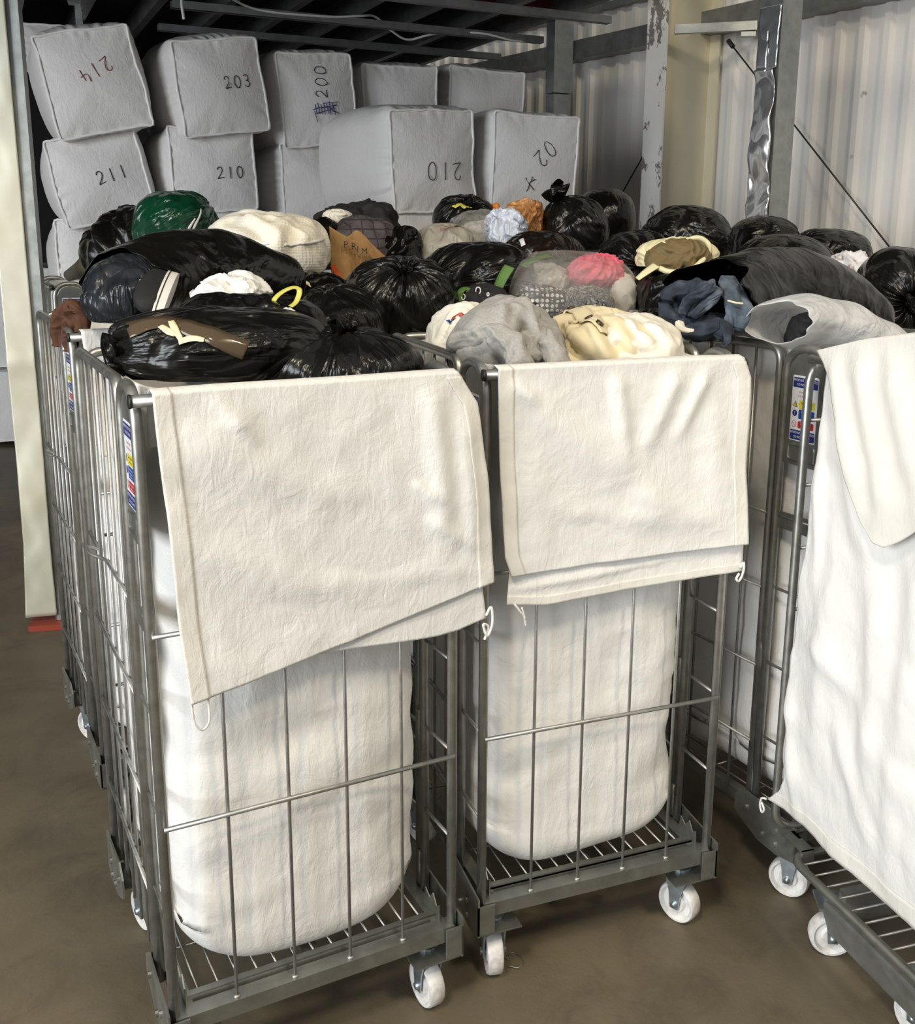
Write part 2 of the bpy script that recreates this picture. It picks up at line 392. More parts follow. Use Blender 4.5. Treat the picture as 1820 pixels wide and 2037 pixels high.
# white cable over the bales
mb = MB(); pts = smoothpts([cp(-2.62, .2, 3.26), cp(-2.60, .3, 3.42), cp(-2.45, .45, 3.53), cp(-2.3, .6, 3.52), cp(-2.0, .80, 3.47), cp(-1.5, .80, 3.47), cp(-1.25, .82, 3.50), cp(-1.1, .9, 3.52), cp(-.95, .95, 3.44), cp(-.8, 1.0, 3.40), cp(-.6, .95, 3.45), cp(-.3, .8, 3.46), cp(.0, .8, 3.43), cp(.25, .9, 3.46)], 8)
mb.tube(pts, .009, 6)
tag(mb.build('cable', mat('white_cable', (.75, .75, .73), .4)), 'thin white cable looping along the hanging rails above the bales', 'cable')

# ================================================================ roll cages
CW, CD, CH = .70, .79, 1.69
RT = .0125
def decal_text(txt, size):
    cu = bpy.data.curves.new('t', 'FONT'); cu.body = txt; cu.size = size; cu.align_x = 'CENTER'; cu.align_y = 'CENTER'; cu.resolution_u = 2
    ob = bpy.data.objects.new('t', cu); me = bpy.data.meshes.new_from_object(ob)
    V = np.array([v.co[:] for v in me.vertices]); F = [tuple(p.vertices) for p in me.polygons]
    bpy.data.objects.remove(ob); bpy.data.curves.remove(cu); bpy.data.meshes.remove(me)
    return V, F
def sign(cage, flip):
    # printed safety sticker on the plate, drawn in (across, up) and wrapped to the loop's outer face
    def T(a, b, k): # a across 0..W seen from outside, b height
        if not flip: return (-.0045-.0004*k, .1375-a, b)
        return (CW+.0045+.0004*k, .0425+a, b)
    mats = [M['white'], M['navy'], M['blue'], M['yellow'], M['red'], M['dark']]
    mb = MB()
    def rect(a0, b0, a1, b1, mi, k, r=.004):
        pts = []
        for cx, cy, s in ((a1-r, b1-r, 0), (a0+r, b1-r, 1), (a0+r, b0+r, 2), (a1-r, b0+r, 3)):
            for q in range(4): an = (s+q/3)*math.pi/2; pts.append((cx+r*math.cos(an), cy+r*math.sin(an)))
        mb.add([T(a, b, k) for a, b in pts], [tuple(range(len(pts)))], mi)
    def text(s, a, b, size, mi, k, sx=1.0):
        V, F = decal_text(s, size); mb.add([T(a+p[0]*sx, b+p[1], k) for p in V], F, mi)
    W0 = .095; z0 = 1.43
    rect(0, z0, W0, z0+.185, 0, 0)
    for zz in (z0+.151, z0+.003):
        rect(.002, zz, W0-.002, zz+.028, 1, 1); text('IMPORTANT SAFETY NOTICE', W0/2, zz+.0205, .0095, 0, 2, .72); text('DO NOT TAMPER', W0/2, zz+.0085, .0095, 0, 2, .8)
    text('Important loads', W0/2, z0+.139, .009, 4, 1, .8); text('and safe practice', W0/2, z0+.128, .009, 4, 1, .8)
    mb.add([T(.006, z0+.096, 1), T(.024, z0+.096, 1), T(.015, z0+.114, 1)], [(0, 1, 2)], 5); mb.add([T(.0085, z0+.0975, 2), T(.0215, z0+.0975, 2), T(.015, z0+.1105, 2)], [(0, 1, 2)], 3); text('!', .015, z0+.1025, .011, 5, 3)
    rect(.029, z0+.093, .087, z0+.116, 3, 1); text('Beware of instability', .058, z0+.109, .0075, 5, 2, .72); text('when moving', .058, z0+.100, .0075, 5, 2, .72)
    c = [T(.015+.009*math.cos(q*.4), z0+.078+.009*math.sin(q*.4), 1) for q in range(16)]; mb.add(c, [tuple(range(16))], 1); text('!', .015, z0+.078, .014, 0, 2)
    rect(.029, z0+.063, .087, z0+.090, 2, 1)
    for i, s in enumerate(('Always load evenly', 'and secure gates', 'before moving')): text(s, .058, z0+.084-i*.0075, .0068, 0, 2, .75)
    ro = [T(.015+.009*math.cos(q*.4), z0+.047+.009*math.sin(q*.4), 1) for q in range(16)]; mb.add(ro, [tuple(range(16))], 4)
    ri = [T(.015+.0075*math.cos(q*.4), z0+.047+.0075*math.sin(q*.4), 2) for q in range(16)]; mb.add(ri, [tuple(range(16))], 0)
    mb.add([T(.009, z0+.052, 3), T(.0101, z0+.0531, 3), T(.021, z0+.042, 3), T(.0199, z0+.0409, 3)], [(0, 1, 2, 3)], 4)
    rect(.029, z0+.037, .087, z0+.057, 4, 1); text('Do not overload', .058, z0+.051, .0075, 0, 2, .75); text('or ride on cage', .058, z0+.043, .0075, 0, 2, .75)
    return mb, mats
def caster(cage, x, y, yaw):
    c = MB(); R_ = .0625
    c.box((-.05, -.045, .160), (.05, .045, .168)); c.box((-.042, -.029, .151), (.042, .029, .160)); c.tube([(0, 0, .168), (0, 0, .18)], .03, 14)
    for s in (-1, 1): c.prism([(-.014, .048), (.014, .048), (.020, .10), (.036, .150), (.036, .156), (-.036, .156), (-.036, .150), (-.020, .10)], s*.028-.002, s*.028+.002, 'y')
    o = c.build('caster', M['fork'], cage, smooth=False); o.location = (x, y, 0); o.rotation_euler = (0, 0, yaw)
    w = MB(); prof = [(.0, .020), (.026, .020), (.030, .012), (.046, .012), (.052, .022), (.059, .021), (R_, .015), (R_+.0005, 0), (R_, -.015), (.059, -.021), (.052, -.022), (.046, -.012), (.030, -.012), (.026, -.020), (0, -.020)]
    n = 36; V = []
    for q in range(n):
        a = q*2*math.pi/n
        for r, hh in prof: V.append((r*math.cos(a), hh, R_+r*math.sin(a)))
    k = len(prof); F = [(q*k+i, ((q+1) % n)*k+i, ((q+1) % n)*k+i+1, q*k+i+1) for q in range(n) for i in range(k-1)]
    w.add(V, F); w.build('wheel', M['nylon'], o, auto=.6)
    b = MB(); b.tube([(0, -.036, R_), (0, .036, R_)], .010, 10); b.build('axle_bolt', M['fork'], o)
    return o
def make_cage(name='roll_cage'):
    root = empty(name, (0, 0, 0))
    # base: channels, rails
    f = MB()
    f.prism([(-.012, .222), (-.012, .262), (.030, .262), (.030, .252), (-.004, .252), (-.004, .222)], .0, CW, 'x')
    f.box((.03, .036, .235), (CW-.03, .042, .272)); f.box((.03, .036, .266), (CW-.03, .060, .272))
    f.prism([(CD+.006, .222), (CD+.006, .262), (CD-.03, .262), (CD-.03, .252), (CD-.002, .252), (CD-.002, .222)], .0, CW, 'x')
    for x in (.012, CW-.046): f.box((x, .03, .225), (x+.034, CD-.03, .262))
    f.box((CW/2-.02, .03, .222), (CW/2+.02, CD-.03, .248))
    f.build('base_frame', M['zincp'], root, smooth=False)
    d = MB()
    for k in range(13):
        x = .065+k*(CW-.13)/12; d.tube([(x, .05, .262), (x, CD-.04, .262)], .0028, 6)
    for y in (.24, .42, .60): d.tube([(.04, y, .257), (CW-.04, y, .257)], .003, 6)
    d.build('deck_grid', M['zincw'], root)
    for sx in (0, 1):
        for sy in (0, 1):
            X = (lambda a: a) if sx == 0 else (lambda a: CW-a)
            Y = (lambda a: a) if sy == 0 else (lambda a: CD-a)
            b = MB()
            poly = [(-.022, .172), (.05, .160), (.13, .168), (.20, .20), (.235, .22), (.235, .275), (.19, .305), (-.022, .285)]
            b.add([(X(xx), Y(y), z) for xx in (-.020, -.015) for y, z in poly], [tuple(range(7, -1, -1)), tuple(range(8, 16))]+[(i, (i+1) % 8, 8+(i+1) % 8, 8+i) for i in range(8)])
            lo = (min(X(-.02), X(.028)), min(Y(-.022), Y(-.017)), .178); hi = (max(X(-.02), X(.028)), max(Y(-.022), Y(-.017)), .262); b.box(lo, hi)
            lo = (min(X(-.015), X(.11)), min(Y(-.015), Y(.12)), .168); hi = (max(X(-.015), X(.11)), max(Y(-.015), Y(.12)), .173); b.box(lo, hi)
            for y, z in ((.06, .19), (.115, .195), (.06, .235), (.185, .25)): b.tube([(X(-.020), Y(y), z), (X(-.026), Y(y), z)], .009, 10)
            # toothed catch on the deck side
            b.add([(X(xx), Y(y), z) for xx in (.028, .031) for y, z in [(.02, .262), (.11, .262), (.10, .315), (.075, .30), (.055, .325), (.035, .30), (.02, .31)]], [tuple(range(6, -1, -1)), tuple(range(7, 14))]+[(i, (i+1) % 7, 7+(i+1) % 7, 7+i) for i in range(7)])
            b.build('corner_bracket', M['zincp'], root, smooth=False, recalc=True)
    for x, y, yaw in ((.055, .055, -1.95), (CW-.045, .06, -1.50), (.065, CD-.07, -1.3), (CW-.065, CD-.07, 2.6)): caster(root, x, y, yaw)
    for sx in (0, 1):
        X = 0 if sx == 0 else CW; so = -1 if sx == 0 else 1
        lp = MB(); lp.tube(fillet([(X, .008, .20), (X, .008, CH), (X, .168, CH), (X, .168, .24)], .079, 9), RT, 12)
        o = lp.build('end_loop', M['zinc'], root)
        for z in (1.20, .98, .74, .50):
            r = MB(); r.tube([(X, .012, z), (X, .164, z)], .0045, 8); r.build('rung', M['zincw'], o)
        pl = MB(); poly = [(.016, 1.36), (.160, 1.36), (.160, 1.61)]+[(.088+.068*math.cos(q), 1.612+.066*math.sin(q)) for q in np.linspace(.15, math.pi-.15, 9)]+[(.016, 1.61)]
        pl.add([(X+so*k, y, z) for k in (.0015, .004) for y, z in poly], [tuple(range(len(poly)-1, -1, -1)), tuple(range(len(poly), 2*len(poly)))]+[(i, (i+1) % len(poly), len(poly)+(i+1) % len(poly), len(poly)+i) for i in range(len(poly))])
        e = fillet([(X+so*.005, .04, 1.375), (X+so*.005, .136, 1.375), (X+so*.005, .136, 1.418), (X+so*.005, .04, 1.418), (X+so*.005, .04, 1.375)], .01, 4); pl.tube(e, .003, 6)
        pl.box((min(X, X+so*.003), .016, 1.165), (max(X, X+so*.003), .16, 1.215)); 
        po = pl.build('sign_plate', M['zincp'], root, smooth=False, recalc=True)
        sm, mats = sign(root, sx == 1); sm.build('safety_sticker', mats, po, smooth=False)
        pa = MB(); pa.tube(fillet([(X, .195, .24), (X, .195, CH-.004), (X, CD-.012, CH-.004), (X, CD-.012, .22)], .045, 7), RT, 12)
        po = pa.build('side_panel', M['zinc'], root)
        for k in range(5):
            y = .195+(k+1)*(CD-.012-.195)/6; r = MB(); r.tube([(X, y, .262), (X, y, CH-.004)], .0042, 8); r.build('rod', M['zincw'], po)
        for z in (1.20, .97, .72, .47):
            r = MB(); xo = X+so*.008
            pts = [(xo, .195, z), (xo, CD-.012, z)]
            if z == 1.20: pts = fillet([(xo, .195, z), (xo, .50, z), (xo+so*.03, .55, z+.004), (xo+so*.03, .60, z+.012), (xo, .62, z-.01), (xo, CD-.012, z)], .02, 4)
            r.tube(pts, .0048, 8); r.build('rung', M['zincw'], po)
        for z in (.68, .27): g = MB(); g.tube([(X-so*.004, .181, z), (X-so*.004, .181, z+.1)], .011, 8); g.build('hinge', M['zinc'], po)
    for k in range(4):
        x = CW*(k+1)/5; r = MB(); r.tube([(x, .0, .262), (x, .0, 1.66)], .0042, 8); r.tube([(x, 0, .260), (x, 0, .268)], .008, 8)
        r.build('front_rod', M['zincw'], root)
    for z in (.735, 1.177):
        r = MB(); r.tube([(0, -.006, z), (CW, -.006, z)], .0058, 8); r.build('crossbar', M['zincw'], root)
    r = MB(); r.tube([(-.012, -.006, CH-.02), (CW+.014, -.006, CH-.02)], .0135, 12); o = r.build('top_bar', M['zinc'], root)
    for xa in (-.0155, CW+.013): r = MB(); r.tube([(xa, -.006, CH-.02), (xa+.0045, -.006, CH-.02)], .0145, 12); r.build('end_cap', M['plug'], o)
    r = MB(); r.tube(fillet([(.02, CD, .24), (.02, CD, CH-.01), (CW-.02, CD, CH-.01), (CW-.02, CD, .24)], .045, 6), RT, 10); o = r.build('rear_panel', M['zinc'], root)
    for k in range(4):
        x = CW*(k+1)/5; q = MB(); q.tube([(x, CD, .26), (x, CD, CH-.01)], .0042, 8); q.build('rod', M['zincw'], o)
    for z in (.735, 1.177):
        q = MB(); q.tube([(.02, CD+.006, z), (CW-.02, CD+.006, z)], .0048, 8); q.build('rung', M['zincw'], o)
    return root
def copy_tree(o, parent=None):
    c = o.copy(); C.objects.link(c)
    if parent: c.parent = parent
    for ch in list(o.children): copy_tree(ch, c)
    return c
cage_a = make_cage()
CG = 'roll cages holding white liners'
cages = {}
def put_cage(key, x, y, a, label):
    o = cage_a if not cages else copy_tree(cage_a)
    o.location = (x, y, 0); o.rotation_euler = (0, 0, a)
    tag(o, label, 'roll cage', CG); cages[key] = (x, y, a, o)
put_cage('A', -.689, 2.009, .502, 'nearest wire roll cage, at front left, under the longer lopsided white flap')
put_cage('B', 0, 2.431, .379, 'wire roll cage at front centre with grey sweatshirt and cream clothes on top')
put_cage('C', .93, 2.78, .52, 'wire roll cage under the open black bag of jeans, its sign fully facing us')
put_cage('E', -1.26, 3.15, .52, 'wire roll cage on the left behind the nearest one, brown garment on its side')
put_cage('F', -.57, 3.72, .42, 'wire roll cage behind the front two, under the round knotted black bags')
put_cage('G', .25, 4.05, .45, 'wire roll cage under the clear bag with pink and leopard print clothes')
put_cage('K', 1.25, 3.97, .45, 'wire roll cage at far right, under the knotted black bag at the picture edge')
put_cage('Mm', -1.60, 4.50, .45, 'wire roll cage hidden under the green bag and white mesh bag')
put_cage('L', -.745, 4.92, .45, 'wire roll cage under the brown paper bag and quilted jacket')
put_cage('P', .10, 5.30, .45, 'wire roll cage under the bag of orange and white plastic near the bales')
put_cage('Q', .88, 5.62, .45, 'wire roll cage under the tall black bags before the peeling column')
put_cage('R', 1.89, 5.53, .45, 'wire roll cage under the black bags before the dented guard post')
put_cage('H', -2.66, 6.19, -1.06, 'wire roll cage far left, rounded sign end showing beside the rack post')

def swivel(key, yaws):
    cs = sorted([c for c in cages[key][3].children if c.name.startswith('caster')], key=lambda c: (c.location.y > .4, c.location.x > .35))
    for c, w in zip(cs, yaws): c.rotation_euler = (0, 0, w)
swivel('B', (-1.80, -1.15, -1.2, 2.2)); swivel('C', (-1.10, -1.4, -1.0, 2.0)); swivel('E', (-1.75, -1.4, -1.0, 2.0))
# ---------------------------------------------------------------- white liners hung in the cages
def to_world(key, p):
    x, y, a, _ = cages[key]; return (x+math.cos(a)*p[0]-math.sin(a)*p[1], y+math.sin(a)*p[0]+math.cos(a)*p[1], p[2])
def sack_mesh(seed, x0=.032, x1=.660, y0=.045, y1=.750, zb=.278, zt=1.675, dip=.20, fill=.5):
    # closed tube of rounded rectangles from the floor of the sack to the rim, then down to the filled top
    n = 120; th = np.linspace(0, 2*np.pi, n, endpoint=False)
    cx, cy = (x0+x1)/2, (y0+y1)/2; hx, hy = (x1-x0)/2, (y1-y0)/2
    def ring(ex):
        c, s = np.cos(th), np.sin(th); r = (np.abs(c)**ex+np.abs(s)**ex)**(-1/ex); return r*c, r*s
    lev = []   # (z, scale, exponent)
    for k in range(9):
        q = k/9; lev.append((zb+.0008*k, .10+.72*q, 3.0))
    for k in range(7):
        q = k/6*math.pi/2; lev.append((zb+.085*(1-math.cos(q)), .82+.17*math.sin(q), 3.4+1.2*q))
    for z in np.linspace(zb+.10, zt-.02, 60): lev.append((z, .99, 5.2))
    lev += [(zt, 1.0, 6), (zt+.003, .985, 6), (zt-.01, .965, 6), (zt-.06, .955, 5), (zt-dip*.8, .90, 4), (zt-dip, .75, 3.5), (zt-dip-.01, .45, 3), (zt-dip-.01, .08, 3)]
    V = []
    for z, sc, ex in lev:
        a, b = ring(ex); V.append(np.stack([cx+a*hx*sc, cy+b*hy*sc, np.full(n, z)], 1))
    V = np.concatenate(V); Z = V[:, 2].copy()
    d = V-np.array([cx, cy, 0]); d[:, 2] = 0; L = np.linalg.norm(d, axis=1)+1e-6; d /= L[:, None]
    body = np.clip((Z-zb-.02)/.1, 0, 1)*np.clip((zt-.03-Z)/.12, 0, 1)
    body[n*(len(lev)-6):] = 0
    nz = noise3(V*np.array([1, 1, .6]), seed, 3, 1.3)
    cr = np.abs(noise3(V*np.array([1.5, 1.5, 3.2]), seed+7, 2, 1.4))
    fine = np.abs(noise3(np.stack([V[:, 0]+.35*Z, V[:, 1], Z*.45-.8*V[:, 0]], 1), seed+9, 2, 4.5))
    V += d*((.009*nz - .010*cr - .004*fine + .006)*body)[:, None]
    # tapering creases from the upper right and the lower corners
    V[:, 0] += -.025*np.clip(V[:, 0]-cx, 0, 1)*np.clip(.7-Z, 0, 1)*2
    sg = np.clip((.45-Z)/.2, 0, 1); V[:, 2] += sg*(.012*np.sin(th.repeat(1)[np.arange(len(V)) % n]*3+seed))
    V[:, 2] += np.where(Z < zb+.12, .11*np.clip(np.abs(V[:, 0]-cx)/hx-.45, 0, 1)**1.6, 0)
    V[:, 0] = np.clip(V[:, 0], .018, CW-.018); V[:, 1] = np.clip(V[:, 1], .016, CD-.02)
    F = grid_faces(n, len(lev), True); F.append(tuple(range(n-1, -1, -1))); m = (len(lev)-1)*n; F.append(tuple(m+k for k in range(n)))
    return V, F
def curve_at(pts, t):
    P = np.array(pts, float); d = np.r_[0, np.cumsum(np.linalg.norm(np.diff(P, axis=0), axis=1))]; d /= d[-1]
    return np.stack([np.interp(t, d, P[:, k]) for k in range(P.shape[1])], -1)
def flap_mesh(left, right, top, bottom, y0, folds=(), seed=0, nu=90, nv=110, inner=.12, amp=.006, s0=0, s1=1, off=0, v0=0, v1=1):
    # Coons patch between four (x, z) edge curves in the cage's front plane, carried over the bar into the cage at the top
    S, Tt = np.meshgrid(np.linspace(s0, s1, nu), np.linspace(v0, v1, nv)); S = S.ravel(); T_ = Tt.ravel()
    Lc, Rc, Tc, Bc = curve_at(left, T_), curve_at(right, T_), curve_at(top, S), curve_at(bottom, S)
    P00, P10, P01, P11 = np.array(top[0]), np.array(top[-1]), np.array(bottom[0]), np.array(bottom[-1])
    XZ = (1-S)[:, None]*Lc+S[:, None]*Rc+(1-T_)[:, None]*Tc+T_[:, None]*Bc-((1-S)*(1-T_))[:, None]*P00-(S*(1-T_))[:, None]*P10-((1-S)*T_)[:, None]*P01-(S*T_)[:, None]*P11
    Y = np.full(len(S), y0)
    fall = np.clip(T_/.12, 0, 1)
    for (ax, az, bx, bz, a, w) in folds:
        p = np.array([ax, az]); q = np.array([bx, bz]); u = q-p; L = np.linalg.norm(u); u = u/L; rel = XZ-p
        al = np.clip((rel@u)/L, -.15, 1.15); dist = np.abs(rel[:, 0]*u[1]-rel[:, 1]*u[0])
        Y -= a*np.exp(-(dist/w)**2)*np.clip(np.minimum((al+.15)/.3, (1.15-al)/.5), 0, 1)*fall
    P3 = np.stack([XZ[:, 0], XZ[:, 1], Y*0], 1)
    Y -= amp*noise3(P3, seed, 3, 1.3)*fall + amp*.35*noise3(P3*np.array([1, .8, 1]), seed+3, 2, 6)*fall
    Y = np.minimum(Y, y0+.004)-off
    V = np.stack([XZ[:, 0], Y, XZ[:, 1]], 1)
    if inner and v0 == 0:
        rows = []
        t0 = V[:nu]
        for dy, dz in ((.045, -inner), (.035, -.05), (.024, -.008), (.012, .004)):
            r = t0.copy(); r[:, 1] = y0+(-y0)*.9+dy-.008; r[:, 2] += dz; rows.append(r)
        r = t0.copy(); r[:, 1] = y0*.35; r[:, 2] += .006; rows.append(r)
        V = np.concatenate(rows+[V]); nv += len(rows)
    return V, grid_faces(nu, nv)
def add_flap(name, parent, m, *a, thick=.0016, **k):
    mb = MB(); mb.add(*flap_mesh(*a, **k)); o = mb.build(name, m, parent)
    md = o.modifiers.new('thickness', 'SOLIDIFY'); md.thickness = thick; md.offset = 0
    return o
def cord(parent, pts, r=.0028):
    mb = MB(); mb.tube(smoothpts(pts, 5), r, 6); return mb.build('tie_cord', M['whitebag'], parent)
def liner(key, label, seed, **k):
    x, y, a, _ = cages[key]
    r = empty('cage_liner', (x, y, 0), a); tag(r, label, 'liner bag', 'white woven liners in the roll cages')
    MB().add(*sack_mesh(seed, **k)).build('sack', M['liner'], r)
    return r
TB = [(.024, 1.688), (.15, 1.690), (.44, 1.690), (.62, 1.692), (.69, 1.692)]
la = liner('A', 'white woven liner sack in the nearest cage, long lopsided flap over its front bar', 3)
leftA = [(.024, 1.688), (.03, 1.55), (.038, 1.45), (.05, 1.187), (.062, 1.033)]; rightA = [(.69, 1.692), (.738, 1.62), (.766, 1.428), (.786, 1.184)]; botA = [(.062, 1.033), (.24, 1.065), (.43, 1.102), (.62, 1.145), (.786, 1.184)]
fA = [(.14, 1.68, .22, 1.58, .014, .02), (.10, 1.60, .40, 1.42, .012, .05), (.62, 1.66, .66, 1.30, .016, .03), (.70, 1.60, .73, 1.25, .014, .025), (.58, 1.45, .64, 1.40, .008, .012), (.2, 1.30, .55, 1.16, .008, .05), (.05, 1.40, .30, 1.24, .007, .04), (.35, 1.25, .75, 1.22, .006, .03), (.62, 1.36, .72, 1.28, .010, .015)]
kw = dict(folds=fA, seed=5)
o = add_flap('front_flap', la, M['liner'], leftA, rightA, TB, botA, -.040, **kw)
add_flap('hem', la, M['hem'], leftA, rightA, TB, botA, -.040, s0=0, s1=.055, nu=8, off=.0022, inner=.10, **kw)
add_flap('hem', la, M['hem'], leftA, rightA, TB, botA, -.040, s0=.945, s1=1, nu=8, off=.0022, inner=0, v0=.02, **kw)
add_flap('under_flap', la, M['liner'], [(.20, 1.60), (.20, 1.09)], [(.70, 1.60), (.775, 1.09)], [(.20, 1.60), (.70, 1.60)], [(.20, 1.068), (.337, 1.064), (.647, 1.062), (.70, 1.068), (.775, 1.09)], -.026, seed=9, inner=0, amp=.004)
cord(la, [(.065, -.044, 1.04), (.066, -.046, 1.01), (.07, -.048, .985), (.085, -.046, .97), (.10, -.045, .99), (.098, -.043, 1.05)])
cord(la, [(.770, -.034, 1.10), (.782, -.036, 1.12), (.785, -.038, 1.08), (.770, -.04, 1.05), (.760, -.038, 1.08), (.775, -.036, 1.07), (.765, -.036, 1.04)], .0034)
lb = liner('B', 'white woven liner sack in the front centre cage, square doubled flap over its bar', 11, zb=.285)
leftB = [(.010, 1.688), (.018, 1.45), (.030, 1.23), (.05, 1.178)]; rightB = [(.690, 1.690), (.712, 1.64), (.715, 1.40), (.735, 1.19)]; botB = [(.05, 1.178), (.25, 1.183), (.5, 1.186), (.735, 1.19)]
TBb = [(.010, 1.688), (.3, 1.690), (.56, 1.692), (.64, 1.690), (.690, 1.690)]
fB = [(.05, 1.66, .11, 1.60, .012, .018), (.08, 1.62, .46, 1.33, .016, .05), (.32, 1.67, .36, 1.45, .014, .022), (.50, 1.68, .40, 1.45, .016, .028), (.58, 1.66, .50, 1.50, .014, .02), (.60, 1.60, .64, 1.30, .008, .04), (.18, 1.33, .60, 1.26, .010, .035), (.40, 1.35, .66, 1.25, .008, .03), (.1, 1.45, .14, 1.22, .006, .04)]
kw = dict(folds=fB, seed=15)
add_flap('front_flap', lb, M['liner'], leftB, rightB, TBb, botB, -.040, **kw)
add_flap('hem', lb, M['hem'], leftB, rightB, TBb, botB, -.040, s0=0, s1=.055, nu=8, off=.0022, inner=.10, **kw)
add_flap('hem', lb, M['hem'], leftB, rightB, TBb, botB, -.040, s0=.94, s1=1, nu=8, off=.0022, inner=0, v0=.02, **kw)
uL = [(.07, 1.5), (.05, 1.17), (.046, 1.10)]; uR = [(.70, 1.5), (.735, 1.2), (.738, 1.108)]; uT = [(.07, 1.5), (.70, 1.5)]; uB = [(.046, 1.10), (.15, 1.088), (.4, 1.098), (.738, 1.108)]
add_flap('under_flap', lb, M['liner'], uL, uR, uT, uB, -.024, seed=19, inner=0, amp=.005, folds=[(.08, 1.14, .6, 1.17, .006, .012)])
add_flap('hem', lb, M['hem'], uL, uR, uT, uB, -.024, seed=19, inner=0, amp=.005, v0=.94, v1=1, nv=6, off=.0022, folds=[(.08, 1.14, .6, 1.17, .006, .012)])
cord(lb, [(.066, -.03, 1.10), (.08, -.034, 1.08), (.09, -.034, 1.065), (.095, -.034, 1.04)])
cord(lb, [(.085, -.03, 1.09), (.092, -.036, 1.06)])
cord(lb, [(.728, -.03, 1.12), (.734, -.034, 1.135), (.735, -.034, 1.11), (.722, -.036, 1.085), (.712, -.036, 1.092), (.722, -.034, 1.105)], .0034)
for key, lab, sd, has in (('C', 'white woven liner sack inside the cage with the bag of jeans', 23, 0), ('E', 'white woven liner in the left cage behind the nearest one', 31, 1), ('F', 'white woven liner under the round knotted black bags, flap over its front bar', 37, 1), ('G', 'white woven liner under the clear bag with pink clothes', 41, 1), ('K', 'white woven liner in the far right cage behind the jeans bag', 43, 1),
                          ('Mm', 'white woven liner beneath the green bag and white mesh bag', 47, 0), ('L', 'white woven liner beneath the brown paper bag', 53, 0), ('P', 'white woven liner beneath the orange and white plastic bag', 59, 0), ('Q', 'white woven liner beneath the tall black bags by the peeling column', 61, 0), ('R', 'white woven liner beneath the black bags by the dented guard post', 67, 0), ('H', 'white woven liner in the far left cage by the rack post', 71, 0)):
    l_ = liner(key, lab, sd)
    if has:
        lf = [(.02, 1.688), (.04, 1.45), (.05, 1.3)]; rt = [(.68, 1.69), (.70, 1.5), (.71, 1.3)]; tp = [(.02, 1.688), (.35, 1.691), (.68, 1.69)]; bt = [(.05, 1.3), (.35, 1.28), (.71, 1.3)]
        add_flap('front_flap', l_, M['liner'], lf, rt, tp, bt, -.036, seed=sd+1, nu=50, nv=50, folds=[(.1, 1.67, .2, 1.5, .012, .03), (.45, 1.68, .4, 1.4, .014, .03), (.6, 1.66, .62, 1.4, .01, .03)])
# ---------------------------------------------------------------- the turned cage at the right edge
dc = empty('folding_roll_cage', (.858, 2.754, 0), -1.25)
tag(dc, 'turned roll cage at the right edge with low wire deck, under the longest white cloth', 'roll cage')
for x in (0, .72):
    m_ = MB(); m_.tube(fillet([(x, .30, .285), (x, 0, .285), (x, 0, 1.675), (x, .74, 1.675), (x, .74, .285), (x, .28, .285)], .075, 8), .0125, 12); m_.tube([(x, .135, .29), (x, .135, 1.67)], .011, 10)
    o = m_.build('end_frame', M['zinc'], dc)
    for z in (.44, .62, .79, .97, 1.15, 1.33, 1.51):
        q = MB(); q.tube([(x, .0, z), (x, .74, z)], .005, 8); q.build('rung', M['zincw'], o)
q = MB(); q.tube([(0, .0, 1.675), (.72, .0, 1.675)], .0125, 12); q.tube([(0, .74, 1.675), (.72, .74, 1.675)], .0125, 12); q.build('top_rail', M['zinc'], dc)
q = MB(); q.tube(fillet([(.105, .30, .262), (.105, -.014, .262), (.82, -.014, .262), (.82, .70, .262), (.105, .70, .262), (.105, .28, .262)], .06, 6), .0125, 12); o = q.build('deck_frame', M['zincp'], dc)
q = MB()
for k in range(13): x = .15+k*.053; q.tube([(x, -.012, .262), (x, .70, .262)], .0033, 6)
for y in (.16, .34, .52): q.tube([(.105, y, .256), (.82, y, .256)], .0035, 6)
q.build('deck_grid', M['zincw'], dc)
q = MB(); q.prism([(.034, .10), (.012, .190), (.012, .197), (.018, .201), (.050, .201), (.050, .195), (.020, .193), (.040, .10)], .235, .75, 'x'); q.box((.70, .04, .10), (.75, .40, .19)); q.box((.22, .6, .10), (.72, .61, .2)); q.box((.26, .045, .17), (.30, .61, .2)); q.box((.26, .04, .20), (.29, .61, .252)); q.box((.66, .04, .2), (.69, .61, .252))
q.build('base_rail', M['galv'], dc, smooth=False)
q = MB(); q.box((.02, .015, .275), (.125, .055, .281)); q.box((.115, .015, .245), (.122, .055, .281)); q.box((.02, .045, .262), (.06, .055, .281)); q.build('clamp', M['zincp'], dc, smooth=False)
for x, y, yaw in ((.200, .075, 1.15), (.535, .095, .25), (.26, .55, .4), (.66, .55, 2.)): caster(dc, x, y, yaw)
ld = empty('hanging_cloth', (.858, 2.754, 0), -1.25); tag(ld, 'longest white woven cloth hanging almost to the floor at the right edge', 'cloth')
lf = [(.120, 1.695), (.113, 1.58), (.106, 1.446), (.084, 1.193), (.064, .867), (.068, .596), (.076, .49), (.060, .45), (.006, .392)]; rt = [(.84, 1.82), (.84, 1.2), (.82, .42)]
tp = [(.120, 1.695), (.150, 1.722), (.286, 1.749), (.42, 1.773), (.84, 1.82)]; bt = [(.006, .392), (.083, .403), (.178, .410), (.271, .400), (.395, .405), (.512, .404), (.618, .409), (.82, .42)]
